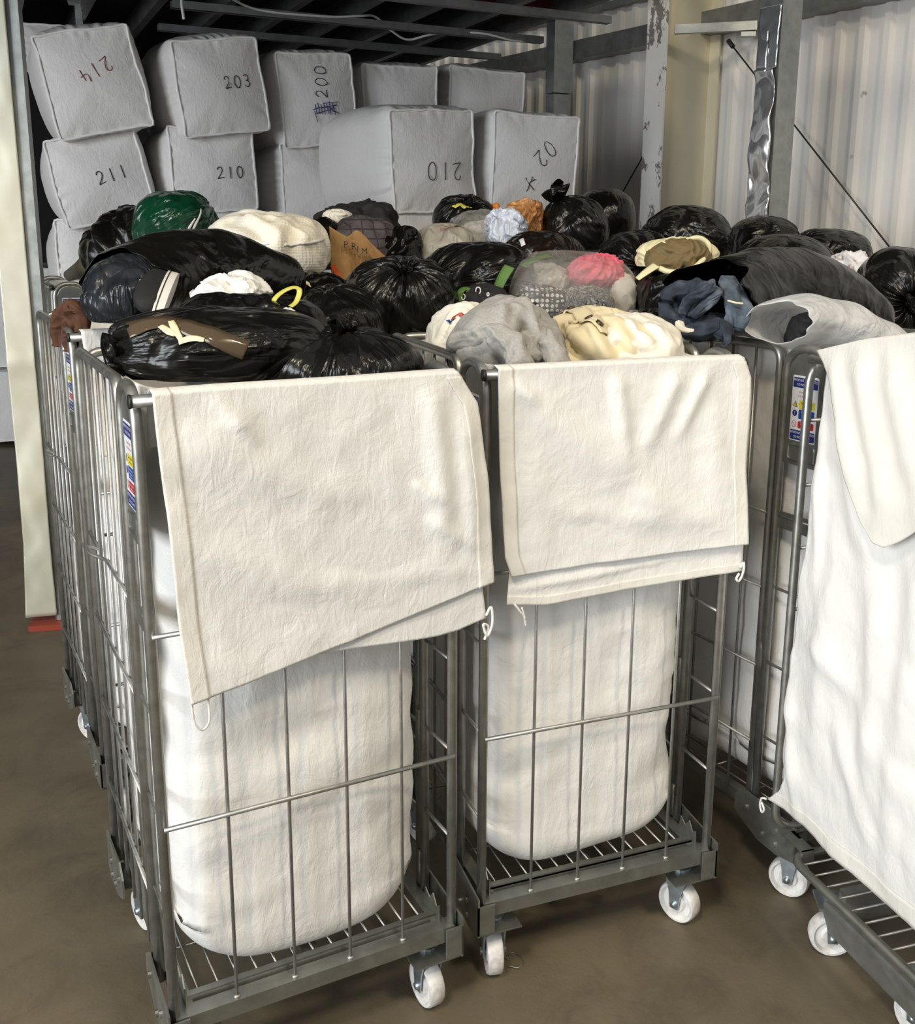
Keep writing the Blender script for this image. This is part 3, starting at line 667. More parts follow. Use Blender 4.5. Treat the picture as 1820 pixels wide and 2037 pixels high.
fD = [(0.16, 1.66, 0.4, 1.1, 0.025, 0.05), (0.4, 1.15, 0.44, 0.6, 0.03, 0.05), (0.22, 1.2, 0.2, 0.55, 0.02, 0.06), (0.54, 1.3, 0.52, 0.55, 0.03, 0.05), (0.68, 1.5, 0.66, 0.6, 0.03, 0.06), (0.08, 0.75, 0.15, 0.42, 0.02, 0.03), (0.15, 0.95, 0.38, 0.86, 0.01, 0.03), (0.3, 0.75, 0.46, 0.52, 0.014, 0.03), (0.12, 1.5, 0.14, 1.1, 0.012, 0.02)]
kw = dict(folds=fD, seed=27, amp=.009, nu=120, nv=140)
mb = MB(); V, F = flap_mesh(lf, rt, tp, bt, -.032, inner=.05, **kw)
# the top lies back over the heaped load: carry the inner rows up and in
mb.add(V, F); o = mb.build('drape', M['liner'], ld); md = o.modifiers.new('thickness', 'SOLIDIFY'); md.thickness = .0016; md.offset = 0
kw['nu'] = 120
add_flap('hem', ld, M['hem'], lf, rt, tp, bt, -.032, v0=.955, v1=1, inner=0, off=.0022, folds=fD, seed=27, amp=.009, nu=120, nv=6)
fl2L = [(.126, 1.715), (.206, 1.645), (.264, 1.504), (.299, 1.411), (.354, 1.325)]; fl2R = [(.84, 1.83), (.84, 1.6), (.84, 1.50)]
add_flap('folded_corner', ld, M['hem'], fl2L, fl2R, [(.126, 1.715), (.286, 1.757), (.42, 1.782), (.84, 1.83)], [(.354, 1.325), (.404, 1.293), (.439, 1.291), (.485, 1.32), (.62, 1.42), (.84, 1.50)], -.075, seed=33, inner=.05, amp=.008, folds=[(.20, 1.71, .33, 1.38, .02, .03), (.30, 1.74, .44, 1.35, .022, .04), (.40, 1.74, .55, 1.4, .02, .04)])
cord(ld, [(.010, -.04, .395), (-.006, -.045, .39), (-.012, -.045, .365), (.002, -.047, .35), (.012, -.047, .365), (-.002, -.048, .38)], .0036)
MB().add(*sack_mesh(83, x0=.04, x1=.68, y0=.05, y1=.70, zb=.56, zt=1.66, dip=.05)).build('sack', M['liner'], ld)

# ================================================================ bales
GLY = {'0': [[(.5, 1), (.22, .9), (.08, .6), (.1, .3), (.3, .03), (.55, 0), (.85, .2), (.95, .55), (.85, .85), (.5, 1)]],
       '1': [[(.5, 1), (.48, .5), (.46, 0)]], '2': [[(.08, .8), (.3, 1), (.65, .97), (.8, .75), (.6, .45), (.1, .05), (.5, .08), (1, .12)]],
       '3': [[(.1, .95), (.5, 1), (.8, .85), (.7, .6), (.4, .52), (.75, .45), (.85, .2), (.55, 0), (.1, .1)]],
       '4': [[(.2, 1), (.1, .45), (.9, .45)], [(.65, .8), (.6, 0)]], '5': [[(.9, 1), (.3, .95), (.2, .55), (.6, .6), (.9, .35), (.7, .05), (.1, 0)]],
       'X': [[(0, 1), (1, 0)], [(.1, 0), (.9, 1)], [(.4, .5), (1.2, .8)]],
       '#': [[(0, .4), (.3, .55), (1, .5), (.3, .2), (.05, .1)], [(.1, .8), (.15, .1)], [(.22, .9), (.28, .05)], [(.35, .8), (.38, .1)], [(.48, .9), (.5, .05)], [(.6, .85), (.65, .1)], [(.72, 1), (.75, 0)], [(.5, .85), (1.1, .95), (.7, .3), (1, .2)], [(.85, .9), (.95, .0)], [(.05, .3), (.15, -.5)], [(.6, .6), (1.1, .1)], [(.1, .5), (1.05, .7)]]}
def bale(x, y, z, w, h, yaw, roll, label, seed, writing=(), depth=1.0, bulge=.24, top=.10, ink='ink', pitch=0):
    root = empty('textile_bale', (x, y, z), rot=Euler((pitch, -roll, yaw), 'XYZ')); tag(root, label, 'bale', 'white wrapped textile bales')
    n = 144; th = np.linspace(0, 2*np.pi, n, endpoint=False); c, s = np.cos(th), np.sin(th)
    hx, hz = w/2, h/2; rng = np.random.default_rng(seed)
    wob = .010*perio(th, seed, 2, 6); gat = perio(th, seed+1, 22, 44, 14); gat2 = perio(th, seed+2, 14, 30, 14)
    ear = np.zeros(n)
    for k in range(4):
        a = math.pi/4+k*math.pi/2; d = np.abs((th-a+np.pi) % (2*np.pi)-np.pi); ear += np.exp(-(d/.07)**2)*rng.uniform(.02, .06)
    def sq(ex): return (np.abs(c)**ex+np.abs(s)**ex)**(-1/ex)
    rows = []; lev = np.r_[0, .004, .012, .024, .04, .06, .085, np.linspace(.12, 1, 20)]
    V = []
    for r in (.02, .25, .5, .68, .8, .88, .94, .975, .992):
        q = sq(14-9*(1-r)); yb = -.045*(1-r**2)-.002; g = .010*gat2*math.exp(-(1-r)/.075)*r*(1-.9*max(0, (r-.94)/.06))
        V.append(np.stack([c*q*hx*r*(1+wob), yb+g*.8, s*q*hz*r*(1+wob)], 1))
    for t in lev:
        ex = 14*math.exp(-t/.08)+3.3+ (0 if t < .8 else 4*(t-.8)); q = sq(ex)
        sc = 1+(bulge*c*c+np.where(s > 0, top, .05)*s*s)*(math.sin(math.pi*min(t*1.02, 1))**.55)
        if t > .93: sc *= 1-.5*((t-.93)/.07)**2
        g = .018*gat*math.exp(-t/.13)*(1-math.exp(-t/.006)); rr = q*(sc+wob+g+ear*math.exp(-t/.02))
        V.append(np.stack([c*rr*hx, np.full(n, t*depth), s*rr*hz], 1))
    V = np.concatenate(V)
    nz = noise3(V, seed+5, 3, 1.2); V += (V-np.array([0, depth/2, 0]))*(.020*nz)[:, None]
    nl = 9+len(lev); F = grid_faces(n, nl, True); F.append(tuple(range(n-1, -1, -1))); mm = (nl-1)*n; F.append(tuple(mm+k for k in range(n)))
    MB().add(V, F).build('wrapped_body', M['bale'], root, recalc=True)
    sv = V[9*n:10*n].copy(); sv[:, 1] -= .003; sv[:, 0] *= 1.004; sv[:, 2] *= 1.004
    sv += noise3(sv, seed+8, 2, 7)[:, None]*np.array([.0025, .003, .0025]); mb = MB(); mb.tube(sv, .0085, 6, closed=True); mb.build('seam', M['baleseam'], root)
    if writing:
        cap = V[:9*n]; mb = MB()
        for txt, wx, wz, size, ang, flip in writing:
            px = 0
            for ch in txt:
                for st in GLY[ch]:
                    P = smoothpts([(a*.62, b) for a, b in st], 4)*size
                    P[:, 0] += px; P = P-np.array([len(txt)*size*.45-.1*size, size*.5])
                    if flip: P = -P
                    ca, sa = math.cos(ang), math.sin(ang); Q = np.stack([P[:, 0]*ca-P[:, 1]*sa+wx, P[:, 0]*sa+P[:, 1]*ca+wz], 1)
                    pts = []
                    for a, b in Q:
                        k = np.argsort((cap[:, 0]-a)**2+(cap[:, 2]-b)**2)[:4]; pts.append((a, cap[k, 1].mean()-.004, b))
                    mb.tube(pts, .0028, 5)
                px += size*.9
        mb.build('marker_writing', M[ink], root)
    return root
bale(-2.446, 6.750, 2.856, 0.560, 0.600, 0.400, 0.210, 'tilted white bale with faint red 214, top left of the stack', 1, [('214', .02, .06, .085, .35, True)], ink='redink', top=0.26)
bale(-1.749, 7.100, 2.880, 0.560, 0.570, 0.550, 0.130, 'white bale marked 203, second from left in the top row', 2, [('203', .10, .02, .075, .05, False)], top=0.26)
bale(-1.196, 7.550, 2.850, 0.540, 0.600, 0.550, 0.080, 'white bale marked 200 above a blue scribble', 3, [('200', .02, .12, .085, 1.5, False)], ink='ink', top=0.26)
bale(-0.660, 8.000, 2.853, 0.570, 0.580, 0.420, 0.020, 'plain white bale in the top row right of the one marked 200', 4, (), top=0.26)
bale(-0.031, 8.450, 2.896, 0.620, 0.580, 0.420, -0.020, 'plain white bale at the right end of the top row by the cladding', 5, (), top=0.26)
bale(-2.482, 6.850, 2.294, 0.550, 0.540, 0.400, 0.220, 'tilted white bale marked 211 under the top left bale', 6, [('211', .07, .0, .08, .1, False)])
bale(-1.835, 7.150, 2.360, 0.550, 0.530, 0.520, 0.050, 'white bale marked 210 under the one marked 203', 7, [('210', .10, -.02, .075, .03, False)])
bale(-1.208, 7.600, 2.279, 0.540, 0.540, 0.550, 0.030, 'white bale under the one marked 200, half behind the rounded bale', 8, [('2', .22, -.02, .06, 0, False)])
bale(-0.365, 6.950, 2.414, 0.620, 0.620, 0.620, 0.060, 'rounded white bale marked with a large upside down 210, in front of the stack', 9, [('210', .05, -.06, .11, 0, True)], bulge=0.34, top=0.2)
bale(0.306, 7.350, 2.435, 0.620, 0.620, 0.420, -0.030, 'rounded white bale marked 02 and a crossed X, rightmost in front', 10, [('02', .05, .06, .11, .75, True), ('X', -.05, -.14, .09, .2, False)], bulge=0.26, top=0.2)
bale(-2.530, 6.950, 1.762, 0.560, 0.540, 0.400, 0.030, 'plain white bale in the third row under the one marked 211', 11, ())
bale(-1.847, 7.200, 1.875, 0.560, 0.520, 0.520, 0.030, 'plain white bale under the one marked 210, behind the mesh bag', 12, ())
bale(-1.210, 7.650, 1.789, 0.560, 0.520, 0.500, 0.000, 'plain white bale behind the black jacket, mostly hidden', 13, ())
bale(-0.369, 7.000, 1.861, 0.640, 0.560, 0.600, 0.000, 'plain white bale under the one with the upside down 210', 14, ())
bale(0.320, 7.400, 1.860, 0.640, 0.560, 0.420, 0.000, 'plain white bale under the one marked 02', 15, ())
bale(-2.557, 7.000, 1.254, 0.580, 0.500, 0.400, 0.000, 'plain white bale low in the stack beside the rack upright', 16, ())
bale(-4.364, 9.300, 0.366, 1.000, 0.620, 0.100, 0.000, 'white bale on the floor at the far left edge', 17, (), bulge=0.1)
bale(-4.409, 9.400, 1.165, 1.050, 0.860, 0.100, 0.000, 'white bale lying on the one at the far left edge', 18, (), bulge=0.1)
bale(-3.393, 8.600, 3.326, 0.460, 0.340, 0.300, 0.000, 'pale bale showing behind the top left bale under the dark ceiling', 19, ())
sb = [o for o in bpy.data.objects if o.get('label', '').startswith('white bale marked 200')][0]
mb = MB()
for st in GLY['#']: mb.tube([(-.06+a*.17, -.0475, -.10+b*.09) for a, b in st], .0025, 5)
mb.build('blue_scribble', M['blueink'], sb)
far_post = empty('storage_post', (-3.086, 8.300, 0.000), .3); tag(far_post, 'thin grey post behind the top left bale', 'post'); MB().box((-.025, -.025, 0), (.025, .025, 3.65)).build('post_section', M['galv'], far_post, smooth=False); MB().box((-.07, -.07, 3.60), (.07, .07, 3.64)).build('cap_plate', M['galv'], far_post, smooth=False)

# ================================================================ bags
def blob_mesh(h, seed, knot=None, pl=.10, pn=(9, 24), ex=2.35, lump=.07, fold=0, nlon=150, nlat=100, pinch=.28, fl=.62, ff=1.0, creases=()):
    """closed soft body; its poles lie on the knot axis so that pleats run out from the knot"""
    k = np.array(knot if knot is not None else (0, 0, 1), float); k /= np.linalg.norm(k)
    a = np.cross(k, (0, 1, 0)) if abs(k[1]) < .9 else np.cross(k, (1, 0, 0)); a /= np.linalg.norm(a); b = np.cross(k, a)
    ph = np.linspace(0, 2*np.pi, nlon, endpoint=False); tt = np.linspace(.012, np.pi-.012, nlat)
    PH, TT = np.meshgrid(ph, tt); PH = PH.ravel(); TT = TT.ravel()
    D = np.cos(TT)[:, None]*k+np.sin(TT)[:, None]*(np.cos(PH)[:, None]*a+np.sin(PH)[:, None]*b)
    h = np.array(h, float)
    r = (np.abs(D[:, 0]/h[0])**ex+np.abs(D[:, 1]/h[1])**ex+np.abs(D[:, 2]/h[2])**ex)**(-1/ex)
    r *= 1+lump*noise3(D, seed, 3, .42)
    if knot is not None and pl > 0:
        swirl = .25*np.sin(seed)*np.exp(-TT)
        q = perio(PH+swirl, seed+1, pn[0], pn[1], 12, .0); q2 = perio(PH+swirl*2+.4*np.sin(TT*3), seed+2, 5, 11, 8)
        w = np.exp(-TT/.55)*np.clip(TT/.12, 0, 1)
        r *= 1+pl*(.45*q*w+.35*q2*np.exp(-TT/1.0)*np.clip(TT/.2, 0, 1))
        r *= 1-pinch*np.exp(-(TT/.20)**2)
        w2 = np.exp(-(np.pi-TT)/.5); r *= 1+pl*.15*q*w2
    if fold:
        rg = np.random.default_rng(seed+31); A_ = np.linalg.qr(rg.normal(size=(3, 3)))[0]; P = (D+.25*np.stack([noise3(D, seed+41, 2, .5), noise3(D, seed+42, 2, .5), noise3(D, seed+43, 2, .5)], 1))@A_
        f1 = noise3(P*np.array([1.5, .5, 1.0])*ff, seed+11, 2, .8); f2 = noise3(P*np.array([2.6, .8, 1.6])*ff+5, seed+12, 2, 1.0)
        r *= 1+fold*(.8*(1-2.2*np.sqrt(f1*f1+.012))+.22*(1-2.2*np.sqrt(f2*f2+.008)))
    V = D*r[:, None]
    for pts, amp, w in creases:
        S = smoothpts(pts, 6); dd = np.full(len(V), 9.); tt_ = np.zeros(len(V))
        for i, s in enumerate(S):
            q = np.linalg.norm(V-s, axis=1); mq = q < dd; dd[mq] = q[mq]; tt_[mq] = i/(len(S)-1)
        tp_ = np.sin(np.pi*np.clip(tt_*.85+.1, 0, 1)); V = V+D*(amp*tp_*(-np.exp(-(dd/w)**2)+.75*np.exp(-((dd-2.0*w)/(1.1*w))**2)))[:, None]
    zmin = -fl*h[2]; low = V[:, 2] < zmin; V[low, 2] = zmin+(V[low, 2]-zmin)*.15
    att = np.stack([np.cos(PH)*3.2, np.sin(PH)*3.2, TT*.75], 1)
    F = grid_faces(nlon, nlat, True); F.append(tuple(range(nlon-1, -1, -1))); m = (nlat-1)*nlon; F.append(tuple(m+i for i in range(nlon)))
    kp = k*(np.abs(k/h)**ex).sum()**(-1/ex)*(1-pinch)
    return V, F, att, kp, k
def tuft_mesh(p, d, seed, L=.09, r0=.022, r1=.05):
    d = np.array(d, float)/np.linalg.norm(d); a = np.cross(d, (0, 0, 1)) if abs(d[2]) < .9 else np.cross(d, (1, 0, 0)); a /= np.linalg.norm(a); b = np.cross(d, a)
    n = 40; ph = np.linspace(0, 2*np.pi, n, endpoint=False); V = []; att = []
    q = perio(ph, seed, 4, 9, 7); q2 = perio(ph, seed+1, 2, 4, 4)
    rows = 14
    for j in range(rows):
        t = j/(rows-1); r = (r0*1.5*(1-t/.2)+r0*(t/.2)) if t < .2 else r0+(r1-r0)*((t-.2)/.8)**.8
        rr = r*(1+.35*q*min(1, t*1.5)); ax = (t-.12)*L*(1+.25*q2*t); side = .012*math.sin(seed+3*t)
        V.append(p+d*np.atleast_1d(ax)[:, None]+(np.cos(ph)*rr+side)[:, None]*a+(np.sin(ph)*rr)[:, None]*b); att.append(np.stack([np.cos(ph)*3, np.sin(ph)*3, np.full(n, t)], 1))
    V = np.concatenate(V); att = np.concatenate(att); F = grid_faces(n, rows, True); F.append(tuple((rows-1)*n+i for i in range(n)))
    return V, F, att
BVH = {}
from mathutils.bvhtree import BVHTree
def bag(name, cat, m, label, loc, h, seed, knot=None, rot=(0, 0, 0), tuft=None, group=None, **k):
    V, F, att, kp, kd = blob_mesh(h, seed, knot, **k)
    if m == 'black' and knot is None: m = 'black_slack'
    o = MB().add(V, F, 0, att).build(name, M[m], attr=True); o.location = loc; o.rotation_euler = rot
    tag(o, label, cat, group)
    if tuft:
        L, r0, r1 = tuft; t = MB().add(*(lambda a: (a[0], a[1], 0, a[2]))(tuft_mesh(kp, kd, seed+20, L, r0, r1))).build('tied_neck', M[m], o, attr=True)
        md = t.modifiers.new('s', 'SOLIDIFY'); md.thickness = .002
    BVH[o.name] = (BVHTree.FromPolygons([tuple(p) for p in V], F), o)
    return o
def snap(o, pts, off=.003):
    """points given in the thing's own frame, laid on its surface"""
    t = BVH[o.name][0]; out = []
    for p in pts:
        q, nn, i, d = t.find_nearest(Vector(p)); p0 = np.zeros(3); n = np.array(nn)
        if n@np.array(q) < 0: n = -n
        out.append((np.array(q)+n*off, n))
    return out
def ribbon(name, parent, pts, width, m, off=.003, lay=None, thick=.0012, taper=None):
    """flat strip; with lay= it follows the surface of that thing"""
    P = smoothpts(pts, 6)
    if lay is not None:
        S = snap(lay, P, off); P = np.array([a for a, _ in S]); Nn = np.array([b for _, b in S])
    else: Nn = np.tile(np.array([0, -.5, .86]), (len(P), 1))
    V = []
    for i in range(len(P)):
        t = P[min(i+1, len(P)-1)]-P[max(i-1, 0)]; t /= np.linalg.norm(t)+1e-9
        s = np.cross(t, Nn[i]); s /= np.linalg.norm(s)+1e-9; w = width if taper is None else width*np.interp(i/(len(P)-1), [0, .5, 1], taper)
        for q in (-.5, -.17, .17, .5): V.append(P[i]+s*q*w)
    if lay is not None:
        S = snap(lay, V, off); V = [a for a, _ in S]
    o = MB().add(V, grid_faces(4, len(P))).build(name, M[m] if isinstance(m, str) else m, parent)
    md = o.modifiers.new('s', 'SOLIDIFY'); md.thickness = thick; md.offset = 1
    return o
def loft_bag(name, cat, m, label, loc, spine, radii, seed, mouth=True, group=None, n=110, rows=90, wr=.05, edgew=1.0):
    """sack laid on its side: elliptical rings along a spine, open at the first end"""
    S = smoothpts(spine, 12); d = np.linspace(0, 1, rows); ss = np.linspace(0, 1, len(S)); P = np.stack([np.interp(d, ss, S[:, k]) for k in range(3)], 1)
    rs = np.linspace(0, 1, len(radii)); R1 = np.interp(d, rs, [r[0] for r in radii]); R2 = np.interp(d, rs, [r[1] for r in radii])
    ph = np.linspace(0, 2*np.pi, n, endpoint=False); V = []; att = []
    q = perio(ph, seed, 5, 12, 8); q2 = perio(ph, seed+1, 2, 5, 5)
    for i in range(rows):
        t = P[min(i+1, rows-1)]-P[max(i-1, 0)]; t /= np.linalg.norm(t); s = np.cross(t, (0, 0, 1)); s /= np.linalg.norm(s); u = np.cross(s, t)
        f = d[i]; endc = math.sqrt(max(0, 1-((f-.86)/.14)**2)) if f > .86 else 1
        rr = 1+wr*.5*(q*(math.exp(-f/.12)+.25)+.3*q2)
        edge = edgew*(.03*q2+.015*q)*math.exp(-f/.06)
        V.append(P[i]+t*edge[:, None]+(np.cos(ph)*R1[i]*endc*rr)[:, None]*s+(np.sin(ph)*R2[i]*endc*rr)[:, None]*u); att.append(np.stack([np.cos(ph)*1.1, np.sin(ph)*1.1, np.full(n, f*6.5)], 1))
    V = np.concatenate(V); V += noise3(V, seed+4, 3, 1.1)[:, None]*np.array([.008, .008, .018])
    F = grid_faces(n, rows, True); F.append(tuple((rows-1)*n+i for i in range(n)))
    o = MB().add(V, F, 0, np.concatenate(att)).build(name, M[m], attr=True); o.location = loc; tag(o, label, cat, group)
    md = o.modifiers.new('s', 'SOLIDIFY'); md.thickness = .002; md.offset = -1
    BVH[o.name] = (BVHTree.FromPolygons([tuple(p) for p in V], F), o)
    return o
def limp_tube(name, m, pts, radii, seed, parent=None, flat=.7, n=64, wr=.22):
    S = smoothpts(pts, 22); rows = len(S); ph = np.linspace(0, 2*np.pi, n, endpoint=False); rr0 = np.interp(np.linspace(0, 1, rows), np.linspace(0, 1, len(radii)), radii); V = []
    for i in range(rows):
        t = S[min(i+1, rows-1)]-S[max(i-1, 0)]; t /= np.linalg.norm(t); s = np.cross(t, (.1, .2, 1)); s /= np.linalg.norm(s); u = np.cross(s, t)
        V.append(S[i]+(np.cos(ph)*rr0[i])[:, None]*s+(np.sin(ph)*rr0[i]*flat)[:, None]*u)
    V = np.concatenate(V); c = np.repeat(S, n, 0); r = np.repeat(rr0, n)
    al = np.repeat(np.linspace(0, 1, rows), n); L_ = np.linalg.norm(np.diff(S, axis=0), axis=1).sum(); pa = np.tile(ph, rows)
    Q = np.stack([al*L_*9, np.cos(pa)*.35, np.sin(pa)*.35], 1)
    V += (V-c)*(wr*noise3(V, seed, 2, 5)-1.6*wr*np.abs(noise3(Q, seed+2, 2, .55))-.8*wr*np.abs(noise3(Q*1.9, seed+3, 2, .6)))[:, None]
    F = grid_faces(n, rows, True); F.append(tuple(range(n-1, -1, -1))); F.append(tuple((rows-1)*n+i for i in range(n)))
    return MB().add(V, F).build(name, m, parent)
M['cloth_black'] = mat('black_cloth', (.014, .014, .016), .8)
M['sweat'] = mat('grey_marl_jersey', (.36, .345, .325), .9); varied(M['sweat'], 160, (.31, .30, .285), (.40, .385, .36))
M['cream_cloth'] = mat('cream_cotton', (.80, .70, .47), .85)
M['white_cloth'] = mat('white_cotton', (.82, .78, .68), .85)
M['pink'] = mat('pink_cloth', (.90, .17, .26), .8)
M['maroon'] = mat('maroon_cloth', (.22, .02, .03), .8)
M['greyknit'] = mat('pale_grey_knit', (.50, .48, .44), .9)
M['floral'] = mat('floral_cloth', (.7, .66, .64), .8); varied(M['floral'], 18, (.35, .22, .22), (.74, .72, .72), .38, .46)
M['quilt'] = mat('quilted_cloth', (.075, .062, .068), .7)
_w = nd(M['quilt'], 'ShaderNodeTexBrick'); _w.inputs['Scale'].default_value = 9; _w.offset = 0; _w.inputs['Mortar Size'].default_value = .03; _w.inputs['Mortar Smooth'].default_value = 1; _w.inputs['Brick Width'].default_value = .5; _w.inputs['Row Height'].default_value = .4
_mp = nd(M['quilt'], 'ShaderNodeMapping'); _mp.inputs['Rotation'].default_value = (1.57, .35, 0); lk(M['quilt'], coord(M['quilt']), _mp.inputs['Vector']); lk(M['quilt'], _mp.outputs['Vector'], _w.inputs['Vector'])
lk(M['quilt'], bump_chain(M['quilt'], [(_w.outputs['Fac'], -.02, .8)]), bsdf(M['quilt']).inputs['Normal'])
M['dots'] = mat('dotted_cloth', (.02, .02, .02), .8); _v = nd(M['dots'], 'ShaderNodeTexVoronoi'); _v.inputs['Scale'].default_value = 52; _v.inputs['Randomness'].default_value = .15; lk(M['dots'], coord(M['dots']), _v.inputs['Vector']); lk(M['dots'], ramp(M['dots'], _v.outputs['Distance'], [(.36, (.78, .77, .74)), (.42, (.015, .015, .015))]), bsdf(M['dots']).inputs['Base Color'])
M['leopard'] = mat('leopard_cloth', (.3, .3, .28), .8); _n = noise_node(M['leopard'], 40, 2, .5, 1.2, coord(M['leopard'])); lk(M['leopard'], ramp(M['leopard'], _n.outputs['Fac'], [(.40, (.36, .35, .33)), (.44, (.03, .03, .03)), (.52, (.03, .03, .03)), (.56, (.20, .19, .18))]), bsdf(M['leopard']).inputs['Base Color'])
M['mesh'] = mat('cream_mesh', (.80, .74, .60), .7); _v = nd(M['mesh'], 'ShaderNodeTexVoronoi'); _v.inputs['Scale'].default_value = 90; _v.inputs['Randomness'].default_value = .2; lk(M['mesh'], coord(M['mesh']), _v.inputs['Vector']); _n = noise_node(M['mesh'], 5, 3, .5, 0, coord(M['mesh']))
lk(M['mesh'], ramp(M['mesh'], _n.outputs['Fac'], [(.35, (.62, .60, .54)), (.6, (.84, .79, .66))]), bsdf(M['mesh']).inputs['Base Color']); lk(M['mesh'], bump_chain(M['mesh'], [(_v.outputs['Distance'], .004, .6)]), bsdf(M['mesh']).inputs['Normal'])
a1 = bag('rubbish_bag', 'rubbish bag', 'black', 'black bag with brown parcel tape across it, in the nearest cage', (-0.631, 2.460, 1.726), (0.254, 0.220, 0.093), 11, knot=(-0.9, -0.45, -0.05), tuft=(0.085, 0.022, 0.045), group='black rubbish bags heaped on the cages', pl=0.13, lump=0.05)
tp_ = ribbon('parcel_tape', a1, [(-0.155, -0.168, 0.042), (-0.114, -0.159, 0.061), (-0.062, -0.168, 0.065), (0.005, -0.193, 0.053), (0.063, -0.206, 0.035), (0.107, -0.204, 0.017)], .046, mat('brown_parcel_tape', (.085, .06, .035), .14), lay=a1, off=.0035)
for pts in ([(-0.067, -0.161, 0.067), (-0.051, -0.189, 0.054), (-0.033, -0.208, 0.036)], [(-0.039, -0.210, 0.032), (-0.013, -0.207, 0.039), (0.018, -0.210, 0.035)], [(-0.085, -0.178, 0.057), (-0.065, -0.192, 0.049), (-0.048, -0.199, 0.046)]): ribbon('torn_tape_backing', tp_, pts, .016, 'creamtie', lay=a1, off=.0052, taper=(.8, 1, .6))
a2 = bag('rubbish_bag', 'rubbish bag', 'black', 'black bag with an upright gathered top, right half of the nearest cage', (-0.368, 2.500, 1.662), (0.207, 0.200, 0.108), 12, knot=(0.18, -0.25, 0.9), tuft=(0.05, 0.022, 0.03), group='black rubbish bags heaped on the cages', pl=0.12, lump=0.05, pinch=0.15)
a3 = bag('rubbish_bag', 'rubbish bag', 'black', 'black bag with a yellow drawstring loop, behind the taped bag', (-0.639, 2.760, 1.715), (0.217, 0.170, 0.117), 13, group='black rubbish bags heaped on the cages', pl=0, fold=0.05)
ribbon('drawstring_loop', a3, [(0.096, -0.060, 0.093), (0.090, -0.080, 0.105), (0.106, -0.060, 0.124), (0.132, -0.040, 0.136), (0.149, -0.040, 0.129), (0.144, -0.060, 0.102), (0.132, -0.080, 0.090)], .014, 'yellowtie')
ribbon('care_label', a3, [(0.115, -0.094, 0.088), (0.127, -0.098, 0.082), (0.138, -0.089, 0.081)], .02, 'white', lay=a3, off=.003)
e1 = loft_bag('rubbish_bag', 'rubbish bag', 'black', 'long black bag lying open at its left end with another bag inside', (-0.927, 3.580, 1.844), [(-0.174, -0.400, -0.044), (-0.111, -0.200, -0.008), (0.000, 0.000, 0.000), (0.116, 0.170, -0.033), (0.213, 0.270, -0.059)], [(.155, .125), (.165, .150), (.17, .145), (.16, .12), (.12, .085)], 21, group='black rubbish bags heaped on the cages', wr=.04)
e2 = bag('rubbish_bag', 'rubbish bag', 'blueblack', 'shiny blue-black bag bulging out of the open end of the long black bag', (-1.081, 3.160, 1.799), (0.131, 0.150, 0.119), 22, group='black rubbish bags heaped on the cages', lump=0.06, pl=0, fold=0.03)
rust = mat('rust_brown_cloth', (.085, .032, .013), .85)
rg = empty('garment', (-1.305, 3.250, 1.723)); tag(rg, 'rust brown garment draped over the left cage rail by the rack upright', 'garment')
limp_tube('sleeve', rust, [(-0.056, 0.050, -0.100), (-0.048, 0.050, -0.036), (-0.024, 0.030, 0.010), (0.015, 0.000, 0.028), (0.052, -0.050, 0.012)], [0.026, 0.03, 0.036, 0.036, 0.03], 5, rg)
limp_tube('sleeve', rust, [(0.036, -0.050, -0.034), (0.033, -0.050, 0.012), (0.044, -0.050, 0.032), (0.068, -0.070, 0.022), (0.058, -0.070, -0.039)], [0.03, 0.04, 0.034, 0.034, 0.03], 5, rg)
limp_tube('sleeve', rust, [(-0.004, -0.010, -0.109), (0.003, -0.010, -0.054), (0.035, -0.050, -0.003)], [0.028, 0.03, 0.05], 5, rg)
sh = empty('canvas_shoe', (-0.924, 3.050, 1.805), rot=Matrix(((.52, 0, -1), (-.5, .85, -.1), (.8, .53, .05))).to_quaternion().to_euler()); tag(sh, 'black canvas shoe with thick white rubber sole sticking out of the long black bag', 'shoe')
def shoe_ring(k): return [(.036*math.cos(q)*k*(1+.12*math.sin(q)), .105*math.sin(q)*k) for q in np.linspace(0, 2*math.pi, 40, endpoint=False)]
mb = MB(); mb.prism(shoe_ring(1.0), 0, .03, 'z'); so = mb.build('rubber_sole', mat('shoe_sole', (.74, .71, .66), .5), sh, auto=.6)
mb = MB(); mb.prism(shoe_ring(1.012), .020, .0235, 'z'); mb.build('stripe', M['dark'], so, auto=.6)
V, F, at_, _, _ = blob_mesh((.034, .10, .05), 4, lump=.04, fl=.9); mb = MB(); mb.add(V+np.array([0, 0, .05]), F); mb.build('upper', mat('black_canvas', (.009, .009, .010), .75), sh)
mb = MB()
for k in range(4): mb.tube([(-.02, .01+.016*k, .092-.003*k), (0, .016+.016*k, .099-.004*k), (.02, .01+.016*k, .092-.003*k)], .002, 5)
mb.build('lace', M['whitebag'], sh)
e4 = bag('plastic_bag', 'plastic bag', 'whitebag', 'small crumpled white plastic bag with a yellow drawstring, on the black heap', (-0.737, 3.020, 1.811), (0.097, 0.100, 0.056), 24, pl=0, fold=0.16, lump=0.12)
ribbon('drawstring', e4, [(-0.094, -0.040, 0.019), (-0.077, -0.040, 0.011), (-0.063, -0.040, 0.007)], .012, 'yellowtie')
f0 = bag('rubbish_bag', 'rubbish bag', 'black', 'low black bag pleated upwards, left of the round knotted bag', (-0.512, 3.620, 1.676), (0.157, 0.240, 0.133), 31, knot=(-0.25, -0.4, 0.85), group='black rubbish bags heaped on the cages', pl=0.12, lump=0.05)
